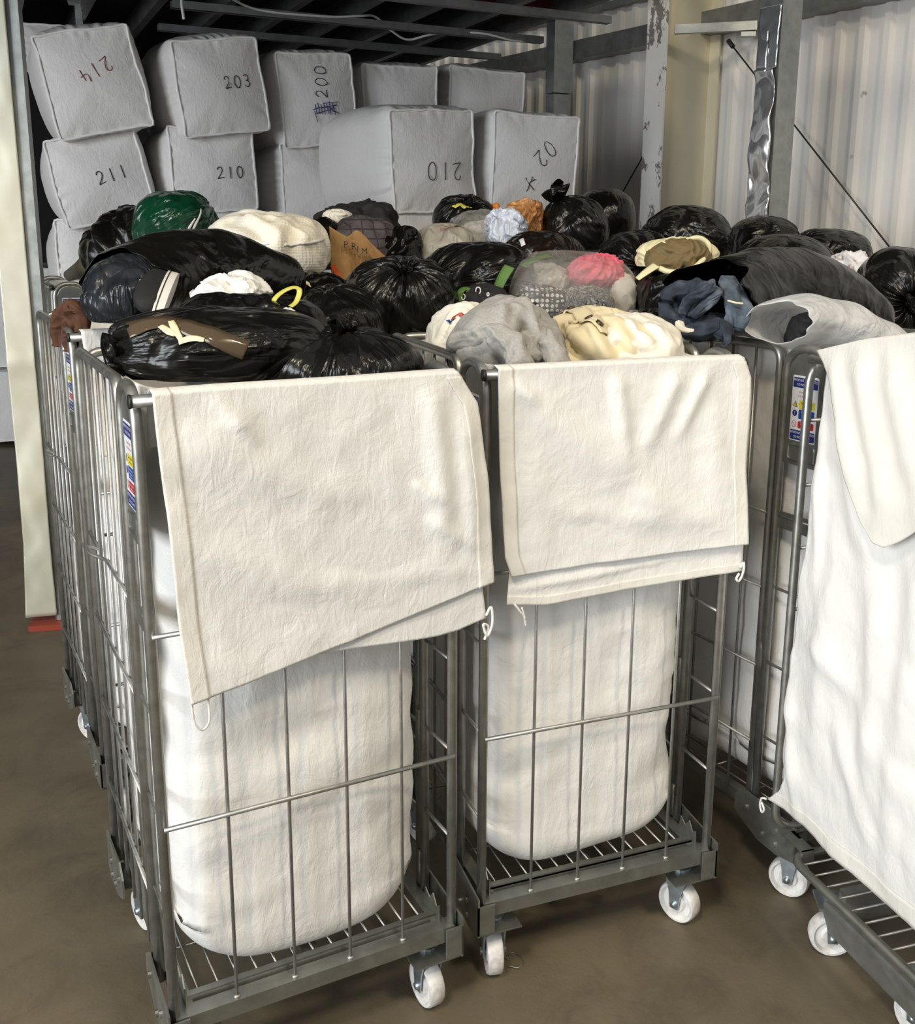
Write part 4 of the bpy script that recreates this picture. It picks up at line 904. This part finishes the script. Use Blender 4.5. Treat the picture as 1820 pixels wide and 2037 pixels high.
f1 = bag('rubbish_bag', 'rubbish bag', 'black', 'round black bag gathered into a star knot facing the ceiling, at centre', (-0.328, 3.950, 1.719), (0.220, 0.260, 0.177), 32, knot=(0.1, -0.62, 0.62), tuft=(0.04, 0.012, 0.02), group='black rubbish bags heaped on the cages', pl=0.13, lump=0.04, pinch=0.22)
f2 = bag('rubbish_bag', 'rubbish bag', 'black', 'black bag with pleats fanning right, behind the star-knotted bag', (-0.044, 4.300, 1.791), (0.232, 0.260, 0.164), 33, knot=(-0.75, -0.7, -0.05), tuft=(0.04, 0.012, 0.02), group='black rubbish bags heaped on the cages', pl=0.13, lump=0.07)
f3 = bag('rubbish_bag', 'rubbish bag', 'black', 'low flat black bag between the mesh bag and the star-knotted bag', (-0.664, 4.050, 1.740), (0.136, 0.180, 0.097), 34, group='black rubbish bags heaped on the cages', lump=0.08, pl=0, fold=0.05)
ribbon('torn_label', f3, [(-0.026, -0.142, 0.064), (-0.007, -0.152, 0.058), (0.006, -0.165, 0.044)], .02, 'creamtie', lay=f3, taper=(1, .6, .1))
f4 = bag('garment', 'garment', 'cloth_black', 'small black garment with white ring print, under the green strap', (-0.019, 3.980, 1.741), (0.095, 0.100, 0.056), 35, pl=0, fold=0.06)
mb = MB(); ctr, nn = snap(f4, [(-0.019, -0.076, 0.039)], .003)[0]; mb.tube([ctr+np.array([0.009*math.cos(q), 0, 0.013*math.sin(q)]) for q in np.linspace(0, 6.28, 14, endpoint=False)], .0028, 5, closed=True); mb.build('printed_ring', M['white'], f4)
mb = MB(); ctr, nn = snap(f4, [(0.017, -0.091, 0.024)], .003)[0]; mb.tube([ctr+np.array([0.004*math.cos(q), 0, 0.006*math.sin(q)]) for q in np.linspace(0, 6.28, 14, endpoint=False)], .0028, 5, closed=True); mb.build('printed_ring', M['white'], f4)
mb = MB(); ctr, nn = snap(f4, [(-0.069, -0.073, 0.011)], .003)[0]; mb.tube([ctr+np.array([0.007*math.cos(q), 0, 0.010*math.sin(q)]) for q in np.linspace(0, 6.28, 14, endpoint=False)], .0028, 5, closed=True); mb.build('printed_ring', M['white'], f4)
gs = empty('bag_strap', (0.053, 4.020, 1.826)); tag(gs, 'green fabric strap standing up beside the clear bag', 'strap'); grn = mat('green_webbing', (.10, .20, .045), .6)
ribbon('webbing', gs, [(-0.024, -0.020, -0.056), (-0.000, -0.020, -0.003), (0.026, 0.000, 0.038)], .045, grn); ribbon('webbing', gs, [(0.079, 0.080, 0.036), (0.129, 0.130, 0.063), (0.191, 0.180, 0.078)], .03, grn)
gs = empty('bag_strap', (-0.088, 3.920, 1.782)); tag(gs, 'short green strap curled beside the star-knotted black bag', 'strap')
ribbon('webbing', gs, [(-0.020, -0.020, -0.045), (-0.016, -0.020, -0.008), (0.006, 0.000, 0.002), (0.025, -0.020, -0.026)], .025, grn)
g1 = bag('plastic_bag', 'plastic bag', 'clear', 'large clear plastic bag of pink, spotted and leopard print clothes', (0.320, 4.280, 1.766), (0.294, 0.300, 0.154), 41, knot=(0.9, -0.1, -0.1), pl=0.05, lump=0.05)
g2 = bag('garment', 'garment', 'pink', 'bright pink garment inside the clear bag', (0.441, 4.300, 1.829), (0.108, 0.140, 0.074), 42, pl=0, fold=0.14)
g3 = bag('garment', 'garment', 'dots', 'black garment with white dots at the bottom of the clear bag', (0.204, 4.120, 1.717), (0.119, 0.120, 0.071), 43, pl=0, fold=0.07)
g4 = bag('garment', 'garment', 'leopard', 'grey leopard print garment at the bottom of the clear bag', (0.377, 4.120, 1.719), (0.114, 0.120, 0.071), 44, pl=0, fold=0.05)
g5 = bag('garment', 'garment', 'greyknit', 'pale grey garment inside the left half of the clear bag', (0.223, 4.340, 1.797), (0.104, 0.140, 0.067), 45, pl=0, fold=0.1)
g6 = bag('garment', 'garment', 'white_cloth', 'off white garment in the right end of the clear bag', (0.541, 4.260, 1.739), (0.055, 0.120, 0.092), 46, pl=0, fold=0.08)
g7 = bag('garment', 'garment', 'maroon', 'dark red garment at the left end of the clear bag', (0.076, 4.120, 1.694), (0.040, 0.080, 0.049), 47, pl=0, fold=0.08)
g8 = bag('rubbish_bag', 'rubbish bag', 'black', 'black bag topped by a cream drawstring bag opening, right of the clear bag', (0.744, 4.200, 1.735), (0.168, 0.200, 0.131), 48, group='black rubbish bags heaped on the cages', lump=0.06, pl=0, fold=0.05)
cdb = empty('drawstring_bag', (0.725, 4.100, 1.896)); tag(cdb, 'cream drawstring bag lying open to show khaki lining, right of the clear bag', 'bag')
mb = MB(); mb.tube(smoothpts([(-0.083, 0.000, -0.024), (0.001, 0.020, 0.044), (0.085, 0.060, 0.080), (0.136, 0.060, 0.052), (0.111, 0.000, 0.007), (0.049, -0.050, -0.038), (-0.031, -0.050, -0.048), (-0.083, 0.000, -0.024)], 6)[:-1], .011, 10, closed=True); mb.build('rim', M['creamtie'], cdb)
ribbon('drawstring_tail', cdb, [(-0.155, -0.060, -0.077), (-0.124, -0.050, -0.053), (-0.078, -0.020, -0.025)], .03, 'creamtie', thick=.004, taper=(.7, 1, 1.2))
V, F, *_ = blob_mesh((.125, .10, .075), 6, lump=.08, fold=.10); MB().add(V+np.array([.02, .06, .0]), F).build('lining', mat('khaki_lining', (.17, .12, .05), .8), cdb)
V, F, *_ = blob_mesh((.155, .10, .07), 7, lump=.06, fold=.08); MB().add(V+np.array([.03, .14, .01]), F).build('pouch', M['creamtie'], cdb)
k1 = bag('rubbish_bag', 'rubbish bag', 'black', 'black bag with its knot facing out, cut by the right picture edge', (1.641, 4.250, 1.757), (0.144, 0.240, 0.189), 51, knot=(-0.05, -1, -0.1), tuft=(0.06, 0.02, 0.045), group='black rubbish bags heaped on the cages', pl=0.16, lump=0.05)
k2 = bag('garment', 'garment', 'floral', 'pale floral garment squeezed between black bags at the right', (1.561, 4.550, 1.823), (0.092, 0.140, 0.093), 52, pl=0, fold=0.14)
k3 = bag('garment', 'garment', 'maroon', 'small dark red cloth below the pale floral garment', (1.552, 4.400, 1.774), (0.042, 0.080, 0.055), 53, pl=0, fold=0.06)
m1 = bag('rubbish_bag', 'rubbish bag', 'black', 'large black bag under the green bag, at the left by the bales', (-1.551, 5.000, 1.869), (0.314, 0.340, 0.226), 61, group='black rubbish bags heaped on the cages', lump=0.07, pl=0, fold=0.07)
m2 = bag('plastic_bag', 'plastic bag', 'greenbag', 'shiny dark green plastic bag with small white print on the left heap', (-1.357, 4.620, 1.998), (0.170, 0.240, 0.153), 62, knot=(0.8, 0.3, 0.5), lump=0.05, pl=0.06, pinch=0.1)
for pts in ([(0.085, -0.212, -0.036), (0.105, -0.203, -0.003), (0.122, -0.180, 0.034)], [(0.101, -0.200, -0.040), (0.125, -0.180, 0.009), (0.136, -0.135, 0.067)]): ribbon('printed_line', m2, pts, .012, 'white', lay=m2, off=.003, taper=(.6, 1, .5))
ribbon('printed_mark', m2, [(0.071, -0.223, -0.020), (0.080, -0.220, -0.013)], .022, 'white', lay=m2, off=.003)
ribbon('printed_mark', m2, [(0.146, -0.130, -0.048), (0.153, -0.115, -0.038)], .02, 'white', lay=m2, off=.003)
m3 = bag('laundry_bag', 'laundry bag', 'mesh', 'bulging cream white mesh laundry bag', (-0.892, 4.350, 1.898), (0.250, 0.280, 0.161), 63, lump=0.1, pl=0, fold=0.03, ex=2.1, fl=0.8, creases=[([(-0.105, -0.195, 0.113), (0.006, -0.263, 0.067), (0.090, -0.266, -0.027)], 0.025, 0.025), ([(0.153, -0.096, 0.130), (0.118, -0.247, 0.053), (0.143, -0.237, -0.047)], 0.02, 0.025), ([(-0.046, -0.149, 0.143), (0.042, -0.195, 0.124)], 0.02, 0.02)])
mb = MB(); S_ = snap(m3, smoothpts([(-0.062, -0.271, 0.032), (0.017, -0.276, 0.033), (0.110, -0.258, 0.036), (0.195, -0.185, 0.045), (0.236, -0.063, 0.058)], 6), .002); mb.tube([a for a, _ in S_], .006, 6); mb.build('zip_seam', M['whitebag'], m3)
rf = empty('rolled_fabric', (-2.133, 5.500, 1.748)); tag(rf, 'end of a rolled grey fabric poking out above the far left cage', 'fabric roll'); olive = mat('grey_olive_fabric', (.17, .165, .13), .7)
mb = MB(); a_, b_ = np.array((-0.044, -0.050, -0.009)), np.array((0.197, -0.200, 0.085)); mb.tube([a_, a_*.6+b_*.4, b_], [.028, .045, .09], 14, caps=False); mb.build('roll', olive, rf).modifiers.new('s', 'SOLIDIFY').thickness = .004; mb = MB(); mb.tube([a_*.97+b_*.03, b_*.1+a_*.9], .024, 12); mb.build('hollow_core', M['plug'], rf)
pb = empty('paper_bag', (-0.589, 4.750, 1.885)); tag(pb, 'open brown paper carrier bag with dark capital letters, crumpled at the mouth', 'paper bag')
kraft = mat('brown_kraft_paper', (.40, .225, .085), .75); varied(kraft, 14, (.36, .20, .075), (.43, .25, .10))
def sheet(a, b, n=30, m=24, cr=.006, seed=3):
    A, B = smoothpts(a, 6), smoothpts(b, 6); A = curve_at(A, np.linspace(0, 1, n)); B = curve_at(B, np.linspace(0, 1, n)); V = np.concatenate([A*(1-t)+B*t for t in np.linspace(0, 1, m)])
    V = V+np.array([0, 1, 0])*(cr*noise3(V, seed, 3, 4)-cr*np.abs(noise3(V, seed+1, 2, 6)))[:, None]
    return V, grid_faces(n, m)
def paper(name, a, b, seed):
    o = MB().add(*sheet(a, b, seed=seed)).build(name, kraft, pb); md = o.modifiers.new('s', 'SOLIDIFY'); md.thickness = .0015; return o
paper('front_panel', [(-0.121, -0.030, 0.120), (-0.090, -0.050, 0.103), (-0.040, -0.060, 0.077), (-0.018, -0.060, 0.065), (0.029, -0.050, 0.045), (0.055, -0.030, 0.001), (0.069, -0.010, -0.021)], [(-0.115, -0.030, -0.113), (-0.076, -0.070, -0.115), (-0.030, -0.080, -0.110), (-0.011, -0.050, -0.109), (0.015, -0.080, -0.092), (0.034, -0.050, -0.064), (0.052, -0.010, -0.043)], 3)
paper('side_flap', [(-0.002, 0.030, 0.103), (0.048, 0.040, 0.055), (0.085, 0.050, 0.018), (0.119, 0.070, -0.012)], [(-0.020, -0.010, 0.060), (0.011, -0.010, 0.029), (0.046, -0.010, 0.001), (0.073, 0.010, -0.033)], 5)
paper('back_panel', [(-0.127, 0.010, 0.120), (-0.066, 0.130, 0.075), (-0.012, 0.110, 0.103), (0.061, 0.130, 0.031), (0.119, 0.070, -0.012)], [(-0.136, 0.110, -0.120), (-0.069, 0.130, -0.121), (-0.018, 0.130, -0.106), (0.036, 0.130, -0.071), (0.076, 0.090, -0.047)], 7)
V, F = decal_text('P', 0.042); MB().add([(-0.039+p[0], -0.105+.1*p[1], 0.041+p[1]) for p in V], F).build('printed_letter', M['dark'], pb, smooth=False).modifiers.new('s', 'SOLIDIFY').thickness = .001
V, F = decal_text('R', 0.042); MB().add([(-0.004+p[0], -0.105+.1*p[1], 0.033+p[1]) for p in V], F).build('printed_letter', M['dark'], pb, smooth=False).modifiers.new('s', 'SOLIDIFY').thickness = .001
V, F = decal_text('I', 0.038); MB().add([(0.013+p[0], -0.105+.1*p[1], 0.022+p[1]) for p in V], F).build('printed_letter', M['dark'], pb, smooth=False).modifiers.new('s', 'SOLIDIFY').thickness = .001
V, F = decal_text('M', 0.038); MB().add([(0.042+p[0], -0.105+.1*p[1], 0.014+p[1]) for p in V], F).build('printed_letter', M['dark'], pb, smooth=False).modifiers.new('s', 'SOLIDIFY').thickness = .001
V, F = decal_text('L', 0.017); MB().add([(-0.011+p[0], -0.105+.1*p[1], 0.005+p[1]) for p in V], F).build('printed_letter', M['dark'], pb, smooth=False).modifiers.new('s', 'SOLIDIFY').thickness = .001
V, F = decal_text('F', 0.014); MB().add([(0.019+p[0], -0.105+.1*p[1], -0.006+p[1]) for p in V], F).build('printed_letter', M['dark'], pb, smooth=False).modifiers.new('s', 'SOLIDIFY').thickness = .001
V, F = decal_text('E', 0.014); MB().add([(0.033+p[0], -0.105+.1*p[1], -0.008+p[1]) for p in V], F).build('printed_letter', M['dark'], pb, smooth=False).modifiers.new('s', 'SOLIDIFY').thickness = .001
V, F = decal_text('H', 0.014); MB().add([(0.046+p[0], -0.105+.1*p[1], -0.010+p[1]) for p in V], F).build('printed_letter', M['dark'], pb, smooth=False).modifiers.new('s', 'SOLIDIFY').thickness = .001
l1 = bag('quilted_jacket', 'jacket', 'quilt', 'quilted grey purple jacket behind the brown paper bag', (-0.603, 5.250, 1.860), (0.177, 0.220, 0.200), 65, pl=0, fold=0.05, lump=0.1)
l2 = bag('jacket', 'jacket', 'cloth_black', 'black jacket lying at the top of the heap before the bales', (-0.711, 5.700, 1.921), (0.216, 0.220, 0.211), 66, pl=0, fold=0.1, lump=0.14, ex=3.4)
l3 = bag('cloth', 'cloth', 'white_cloth', 'scrap of white cloth on the black jacket', (-0.771, 5.420, 2.045), (0.072, 0.080, 0.041), 67, pl=0, fold=0.12)
l4 = bag('rubbish_bag', 'rubbish bag', 'black', 'small black bag between the mesh bag and the quilted jacket', (-0.810, 5.200, 1.966), (0.069, 0.120, 0.084), 68, group='black rubbish bags heaped on the cages', lump=0.08, pl=0, fold=0.06)
l5 = bag('rubbish_bag', 'rubbish bag', 'black', 'dull black bag between the quilted jacket and the cloudy bag', (-0.427, 5.200, 1.847), (0.104, 0.180, 0.156), 69, group='black rubbish bags heaped on the cages', lump=0.07, pl=0, fold=0.08)
rs = empty('bag_strap', (-0.656, 4.550, 1.811)); tag(rs, 'short red strap hanging below the brown paper bag', 'strap'); ribbon('webbing', rs, [(-0.019, 0.000, 0.030), (0.000, -0.030, 0.006), (0.020, -0.050, -0.025), (0.032, -0.050, -0.046)], .022, 'redtie')
p1 = bag('plastic_bag', 'plastic bag', 'cloudy', 'cloudy cream plastic bag with a pink printed corner, behind the fanned black bag', (-0.216, 5.350, 1.866), (0.153, 0.220, 0.156), 71, ex=3.0, lump=0.05, pl=0, fold=0.04)
ribbon('printed_panel', p1, [(-0.024, -0.142, 0.128), (0.010, -0.139, 0.131), (0.050, -0.135, 0.126)], .02, mat('faded_pink_print', (.45, .2, .2), .5), lay=p1)
ribbon('printed_line', p1, [(0.045, -0.139, 0.126), (0.064, -0.129, 0.124), (0.079, -0.115, 0.122)], .014, 'dark', lay=p1, off=.004)
p2 = bag('rubbish_bag', 'rubbish bag', 'black', 'black bag tied with a yellow green drawstring, in front of the rounded bales', (-0.136, 5.950, 2.027), (0.177, 0.240, 0.156), 72, knot=(0.15, -0.75, 0.55), tuft=(0.05, 0.015, 0.03), group='black rubbish bags heaped on the cages', pl=0.13, lump=0.04)
ribbon('drawstring', p2, [(-0.058, -0.213, 0.069), (-0.023, -0.213, 0.079), (0.029, -0.217, 0.077)], .035, 'yellowtie', lay=p2, off=.010, taper=(.5, 1, .4))
p3 = bag('plastic_bag', 'plastic bag', 'clear', 'clear plastic bag left of the orange and white bag', (-0.045, 5.500, 1.974), (0.140, 0.200, 0.117), 73, pl=0, fold=0.05)
p4 = bag('garment', 'garment', 'greyknit', 'grey clothes inside the clear bag by the bales', (-0.054, 5.520, 1.955), (0.098, 0.140, 0.085), 74, pl=0, fold=0.1)
p5 = bag('plastic_bag', 'plastic bag', 'bluewhite', 'crumpled blue white plastic bag beside the orange brown one', (0.080, 5.350, 1.995), (0.101, 0.130, 0.107), 75, pl=0, fold=0.16, lump=0.1)
p6 = bag('plastic_bag', 'plastic bag', 'orangebag', 'crumpled orange brown plastic bag near the 02 bale', (0.171, 5.550, 2.038), (0.102, 0.150, 0.102), 76, pl=0, fold=0.18, lump=0.14)
p7 = bag('cloth', 'cloth', 'orange', 'small bright orange scrap above the crumpled bags', (0.032, 5.900, 2.114), (0.024, 0.030, 0.025), 77, pl=0, fold=0.08)
p8 = bag('rubbish_bag', 'rubbish bag', 'brownblack', 'brown black bag with a small white tag, centre right of the heap', (0.265, 5.000, 1.841), (0.200, 0.260, 0.155), 78, knot=(0.3, -0.8, -0.2), group='black rubbish bags heaped on the cages', lump=0.07, pl=0.08)
ribbon('paper_tag', p8, [(-0.118, -0.135, 0.114), (-0.112, -0.174, 0.099), (-0.108, -0.193, 0.086)], .022, 'white', lay=p8, off=.004)
q1 = bag('rubbish_bag', 'rubbish bag', 'black', 'black bag with a topknot at its upper left, below the 02 bale', (0.449, 5.650, 2.005), (0.177, 0.240, 0.173), 81, knot=(-0.45, -0.3, 0.8), tuft=(0.09, 0.03, 0.06), group='black rubbish bags heaped on the cages', pl=0.09, lump=0.06, pinch=0.12)
q2 = bag('rubbish_bag', 'rubbish bag', 'black', 'smooth tall black bag just left of the peeling column', (0.658, 6.150, 2.051), (0.181, 0.300, 0.177), 82, group='black rubbish bags heaped on the cages', lump=0.03, pl=0)
q3 = bag('rubbish_bag', 'rubbish bag', 'black', 'black bag with pleats into its front knot, above the clear bag', (0.685, 4.950, 1.850), (0.168, 0.240, 0.155), 83, knot=(0.05, -0.95, -0.05), tuft=(0.03, 0.012, 0.02), group='black rubbish bags heaped on the cages', pl=0.14, lump=0.04)
q4 = bag('rubbish_bag', 'rubbish bag', 'black', 'large black bag in front of the cream column', (1.005, 5.450, 1.934), (0.226, 0.280, 0.192), 84, knot=(-0.85, -0.1, 0.3), group='black rubbish bags heaped on the cages', lump=0.05, pl=0.07, pinch=0.1)
r1 = bag('rubbish_bag', 'rubbish bag', 'black', 'black bag leaning in front of the dented guard post', (1.484, 5.750, 1.935), (0.180, 0.240, 0.150), 91, knot=(0.8, -0.3, 0.1), group='black rubbish bags heaped on the cages', lump=0.05, pl=0.07)
r2 = bag('rubbish_bag', 'rubbish bag', 'black', 'sloping black bag against the right cladding under the brace wire', (1.800, 5.600, 1.881), (0.207, 0.260, 0.138), 92, knot=(-0.8, -0.2, 0.3), group='black rubbish bags heaped on the cages', lump=0.06, pl=0.08)
r3 = bag('rubbish_bag', 'rubbish bag', 'black', 'broad dome of a black bag behind the bag of jeans', (1.378, 4.950, 1.785), (0.246, 0.300, 0.201), 93, knot=(-0.8, -0.4, 0.1), group='black rubbish bags heaped on the cages', lump=0.03, pl=0.05)
c1 = loft_bag('rubbish_bag', 'rubbish bag', 'black_slack', 'large black bag lying open with blue jeans spilling from its mouth', (1.005, 3.400, 1.813), [(-0.343, -0.280, -0.007), (-0.176, -0.120, 0.001), (0.000, 0.000, 0.000), (0.183, 0.100, -0.042), (0.335, 0.150, -0.121)], [(.155, .125), (.15, .145), (.15, .14), (.14, .11), (.10, .07)], 101, group='black rubbish bags heaped on the cages', wr=.05)
denim = mat('blue_denim', (.03, .045, .075), .85); dn = noise_node(denim, 9, 5, .6, 0, coord(denim)); lk(denim, ramp(denim, dn.outputs['Fac'], [(.38, (.012, .018, .030)), (.52, (.034, .048, .070)), (.66, (.13, .16, .20))]), bsdf(denim).inputs['Base Color'])
paled = mat('pale_denim', (.19, .24, .31), .85); dn = noise_node(paled, 9, 5, .6, 0, coord(paled)); lk(paled, ramp(paled, dn.outputs['Fac'], [(.38, (.05, .07, .10)), (.65, (.18, .22, .28))]), bsdf(paled).inputs['Base Color'])
jn = empty('jeans', (0.605, 3.050, 1.789)); tag(jn, 'bundle of dark blue jeans spilling over the cage rail from the black bag', 'jeans')
limp_tube('leg', denim, [(0.075, 0.030, -0.046), (0.008, -0.030, -0.063), (-0.054, -0.030, -0.042), (-0.074, 0.000, 0.006), (-0.050, 0.000, 0.043), (0.007, 0.010, 0.050)], [0.05, 0.055, 0.05, 0.05, 0.05, 0.045], 3, jn, flat=0.8)
limp_tube('leg', denim, [(-0.041, -0.070, -0.017), (-0.019, -0.090, 0.035), (0.021, -0.070, 0.065), (0.014, -0.090, 0.021), (-0.028, -0.100, -0.021)], [0.035, 0.04, 0.036, 0.035, 0.03], 5, jn, flat=0.7)
limp_tube('hem_end', denim, [(-0.052, -0.100, -0.064), (-0.006, -0.120, -0.054), (0.043, -0.120, -0.047), (0.059, -0.150, -0.074)], [0.03, 0.05, 0.045, 0.03], 7, jn, flat=0.6)
limp_tube('belt_strap', denim, [(0.058, -0.150, -0.051), (0.054, -0.190, -0.079), (0.034, -0.210, -0.093)], [0.018, 0.014, 0.012], 9, jn, flat=0.35)
limp_tube('pocket_lining', M['white_cloth'], [(-0.064, -0.100, -0.036), (-0.058, -0.120, -0.055), (-0.029, -0.130, -0.061)], [0.015, 0.022, 0.02], 10, jn, flat=0.5)
mb = MB(); p_ = np.array((0.025, -0.210, -0.093)); mb.tube([p_+np.array(q) for q in ((-.012, 0, -.01), (.012, 0, -.01), (.014, 0, .01), (-.010, 0, .012))], .003, 6, closed=True); mb.build('buckle', M['dark'], jn)
jn2 = empty('jeans', (0.725, 3.100, 1.802)); tag(jn2, 'lighter blue denim with a seam, at the right of the bag mouth', 'jeans')
limp_tube('leg', paled, [(-0.031, -0.040, 0.068), (-0.017, -0.080, 0.027), (-0.012, -0.120, -0.020), (-0.032, -0.170, -0.065)], [0.035, 0.055, 0.06, 0.04], 11, jn2, flat=0.5)
mb = MB(); mb.tube(smoothpts([(-0.047, -0.125, 0.011), (-0.031, -0.145, 0.007), (-0.008, -0.145, 0.004)], 5), .003, 6); mb.build('seam_stitching', M['creamtie'], jn2)
c3 = bag('rubbish_bag', 'rubbish bag', 'black', 'small dull black bag under the jeans at the cage rail', (0.536, 3.320, 1.703), (0.062, 0.120, 0.062), 104, group='black rubbish bags heaped on the cages', lump=0.06, pl=0, fold=0.05)
c2 = loft_bag('plastic_bag', 'plastic bag', 'frost', 'frosted white translucent bag lying open in front of the bag of jeans', (1.030, 3.060, 1.735), [(-0.231, -0.180, 0.028), (-0.128, -0.080, 0.020), (0.000, 0.000, 0.000), (0.120, 0.040, -0.029), (0.214, 0.060, -0.064)], [(.10, .055), (.12, .080), (.13, .085), (.12, .06), (.08, .035)], 111, wr=.05, edgew=.35)
c4 = bag('garment', 'garment', 'cloth_black', 'black garment showing in the mouth of the frosted white bag', (0.923, 3.030, 1.718), (0.055, 0.080, 0.055), 105, pl=0, fold=0.08)
b1 = bag('sweatshirt', 'sweatshirt', 'sweat', 'grey sweatshirt heaped at the left of the front centre cage', (0.047, 2.800, 1.688), (0.153, 0.200, 0.129), 121, pl=0, fold=0.035, lump=0.12, ff=0.55, nlon=200, nlat=140, creases=[([(-0.003, -0.067, 0.125), (-0.023, -0.164, 0.082), (-0.054, -0.189, 0.028)], 0.028, 0.022), ([(0.005, -0.125, 0.108), (0.032, -0.178, 0.065), (0.048, -0.193, 0.016), (0.057, -0.186, -0.035)], 0.04, 0.02), ([(-0.106, -0.153, 0.031), (-0.055, -0.179, 0.054), (-0.010, -0.191, 0.046)], 0.022, 0.016), ([(0.083, -0.113, 0.095), (0.108, -0.143, 0.047), (0.132, -0.115, -0.018)], 0.03, 0.02), ([(0.030, -0.052, 0.125), (0.067, -0.110, 0.104), (0.100, -0.110, 0.085)], 0.02, 0.016), ([(-0.029, -0.194, 0.028), (-0.010, -0.199, 0.001), (0.003, -0.198, -0.028)], 0.02, 0.014)])
limp_tube('sleeve', M['sweat'], [(-0.132, -0.140, 0.021), (-0.086, -0.180, 0.049), (-0.030, -0.200, 0.057), (0.014, -0.240, 0.034), (0.026, -0.280, -0.010)], [0.035, 0.05, 0.055, 0.055, 0.04], 13, b1, flat=0.7)
limp_tube('hood_edge', M['sweat'], [(0.040, -0.220, 0.001), (0.051, -0.180, 0.040), (0.086, -0.140, 0.052), (0.117, -0.180, 0.022), (0.134, -0.220, -0.017)], [0.04, 0.045, 0.04, 0.045, 0.04], 15, b1, flat=0.7)
b2 = bag('garment', 'garment', 'cream_cloth', 'cream garment with metal snap buttons and a drawcord, in the front centre cage', (0.353, 2.950, 1.664), (0.182, 0.220, 0.126), 122, pl=0, fold=0.04, lump=0.1, ff=0.6, nlon=200, nlat=140, creases=[([(-0.159, -0.005, 0.073), (-0.128, -0.166, 0.035), (-0.086, -0.201, -0.008)], 0.022, 0.014), ([(-0.047, -0.144, 0.101), (-0.025, -0.205, 0.053), (0.007, -0.218, 0.002)], 0.025, 0.016), ([(-0.111, -0.140, 0.079), (-0.062, -0.203, 0.046), (-0.029, -0.218, 0.002)], 0.018, 0.012), ([(-0.140, -0.144, 0.046), (-0.112, -0.186, 0.007)], 0.014, 0.01), ([(-0.167, 0.059, 0.096), (-0.142, -0.109, 0.069)], 0.016, 0.012)])
pk = ribbon('placket', b2, [(-0.150, 0.059, 0.103), (-0.109, 0.057, 0.111), (-0.087, -0.095, 0.107), (-0.069, -0.158, 0.088), (-0.054, -0.189, 0.067)], .055, M['cream_cloth'], lay=b2, off=.006)
mb = MB(); c_, n_ = snap(b2, [(-0.112, 0.057, 0.109)], .008)[0]; mb.tube([c_-n_*.002, c_+n_*.005], .012, 12); mb.tube([c_+n_*.005, c_+n_*.006], .005, 10); mb.build('snap_button', mat('dark_brass', (.10, .08, .06), .35, .8), pk)
mb = MB(); c_, n_ = snap(b2, [(-0.079, -0.108, 0.106)], .008)[0]; mb.tube([c_-n_*.002, c_+n_*.005], .012, 12); mb.tube([c_+n_*.005, c_+n_*.006], .005, 10); mb.build('snap_button', mat('dark_brass', (.10, .08, .06), .35, .8), pk)
mb = MB(); c_, n_ = snap(b2, [(-0.067, -0.166, 0.084)], .008)[0]; mb.tube([c_-n_*.002, c_+n_*.005], .012, 12); mb.tube([c_+n_*.005, c_+n_*.006], .005, 10); mb.build('snap_button', mat('dark_brass', (.10, .08, .06), .35, .8), pk)
mb = MB(); S_ = snap(b2, smoothpts([(-0.141, -0.028, 0.089), (-0.127, 0.045, 0.097), (-0.115, -0.016, 0.105), (-0.110, -0.101, 0.096), (-0.120, -0.120, 0.084), (-0.132, -0.095, 0.084)], 6), .006); mb.tube([a for a, _ in S_], .0035, 6); mb.build('drawcord', M['cream_cloth'], b2)
b3 = bag('shirt', 'shirt', 'white_cloth', 'white crumpled shirt at the right of the front centre cage', (0.407, 2.900, 1.669), (0.127, 0.180, 0.109), 123, pl=0, fold=0.04, ff=0.8, lump=0.08, nlon=180, nlat=120, creases=[([(-0.072, -0.044, 0.093), (-0.029, -0.145, 0.071), (0.028, -0.171, 0.035)], 0.018, 0.012), ([(-0.097, -0.103, 0.053), (-0.053, -0.166, 0.029)], 0.014, 0.01), ([(0.001, -0.114, 0.091), (0.049, -0.161, 0.043)], 0.016, 0.012), ([(-0.050, -0.164, 0.036), (0.015, -0.178, 0.018)], 0.012, 0.01), ([(-0.089, 0.052, 0.082), (-0.069, -0.154, 0.034)], 0.014, 0.01)])
b4 = bag('shirt', 'shirt', 'white_cloth', 'cream white shirt with a small blue and red print, behind the grey sweatshirt', (-0.078, 3.020, 1.664), (0.099, 0.160, 0.127), 124, pl=0, fold=0.04, ff=0.8, lump=0.08, nlon=180, nlat=120, creases=[([(0.064, 0.024, 0.108), (0.009, -0.136, 0.076), (-0.034, -0.153, 0.021)], 0.018, 0.014), ([(0.032, -0.024, 0.123), (-0.019, -0.123, 0.088), (-0.056, -0.136, 0.033)], 0.016, 0.012), ([(-0.014, -0.145, 0.062), (0.021, -0.156, 0.022)], 0.012, 0.01)])
ribbon('blue_print', b4, [(-0.031, -0.123, 0.085), (-0.024, -0.121, 0.089), (-0.018, -0.119, 0.092)], .022, 'blue', lay=b4); ribbon('red_print', b4, [(-0.012, -0.125, 0.088), (-0.005, -0.121, 0.092), (0.002, -0.116, 0.096)], .022, mat('faded_red_print', (.55, .12, .10), .6), lay=b4)
mb = MB(); mb.tube(smoothpts([np.array((0.085, 2.532, 0.003))+np.array(q) for q in ((-.025, .02, 0), (-.012, .005, .006), (-.004, .03, .002), (.015, .03, 0), (.032, .0, .003), (.018, -.025, 0), (-.01, -.022, .002))], 5), .0011, 5); tag(mb.build('wire_scrap', M['zincw']), 'tiny bent wire scrap on the floor between the front cages', 'wire')
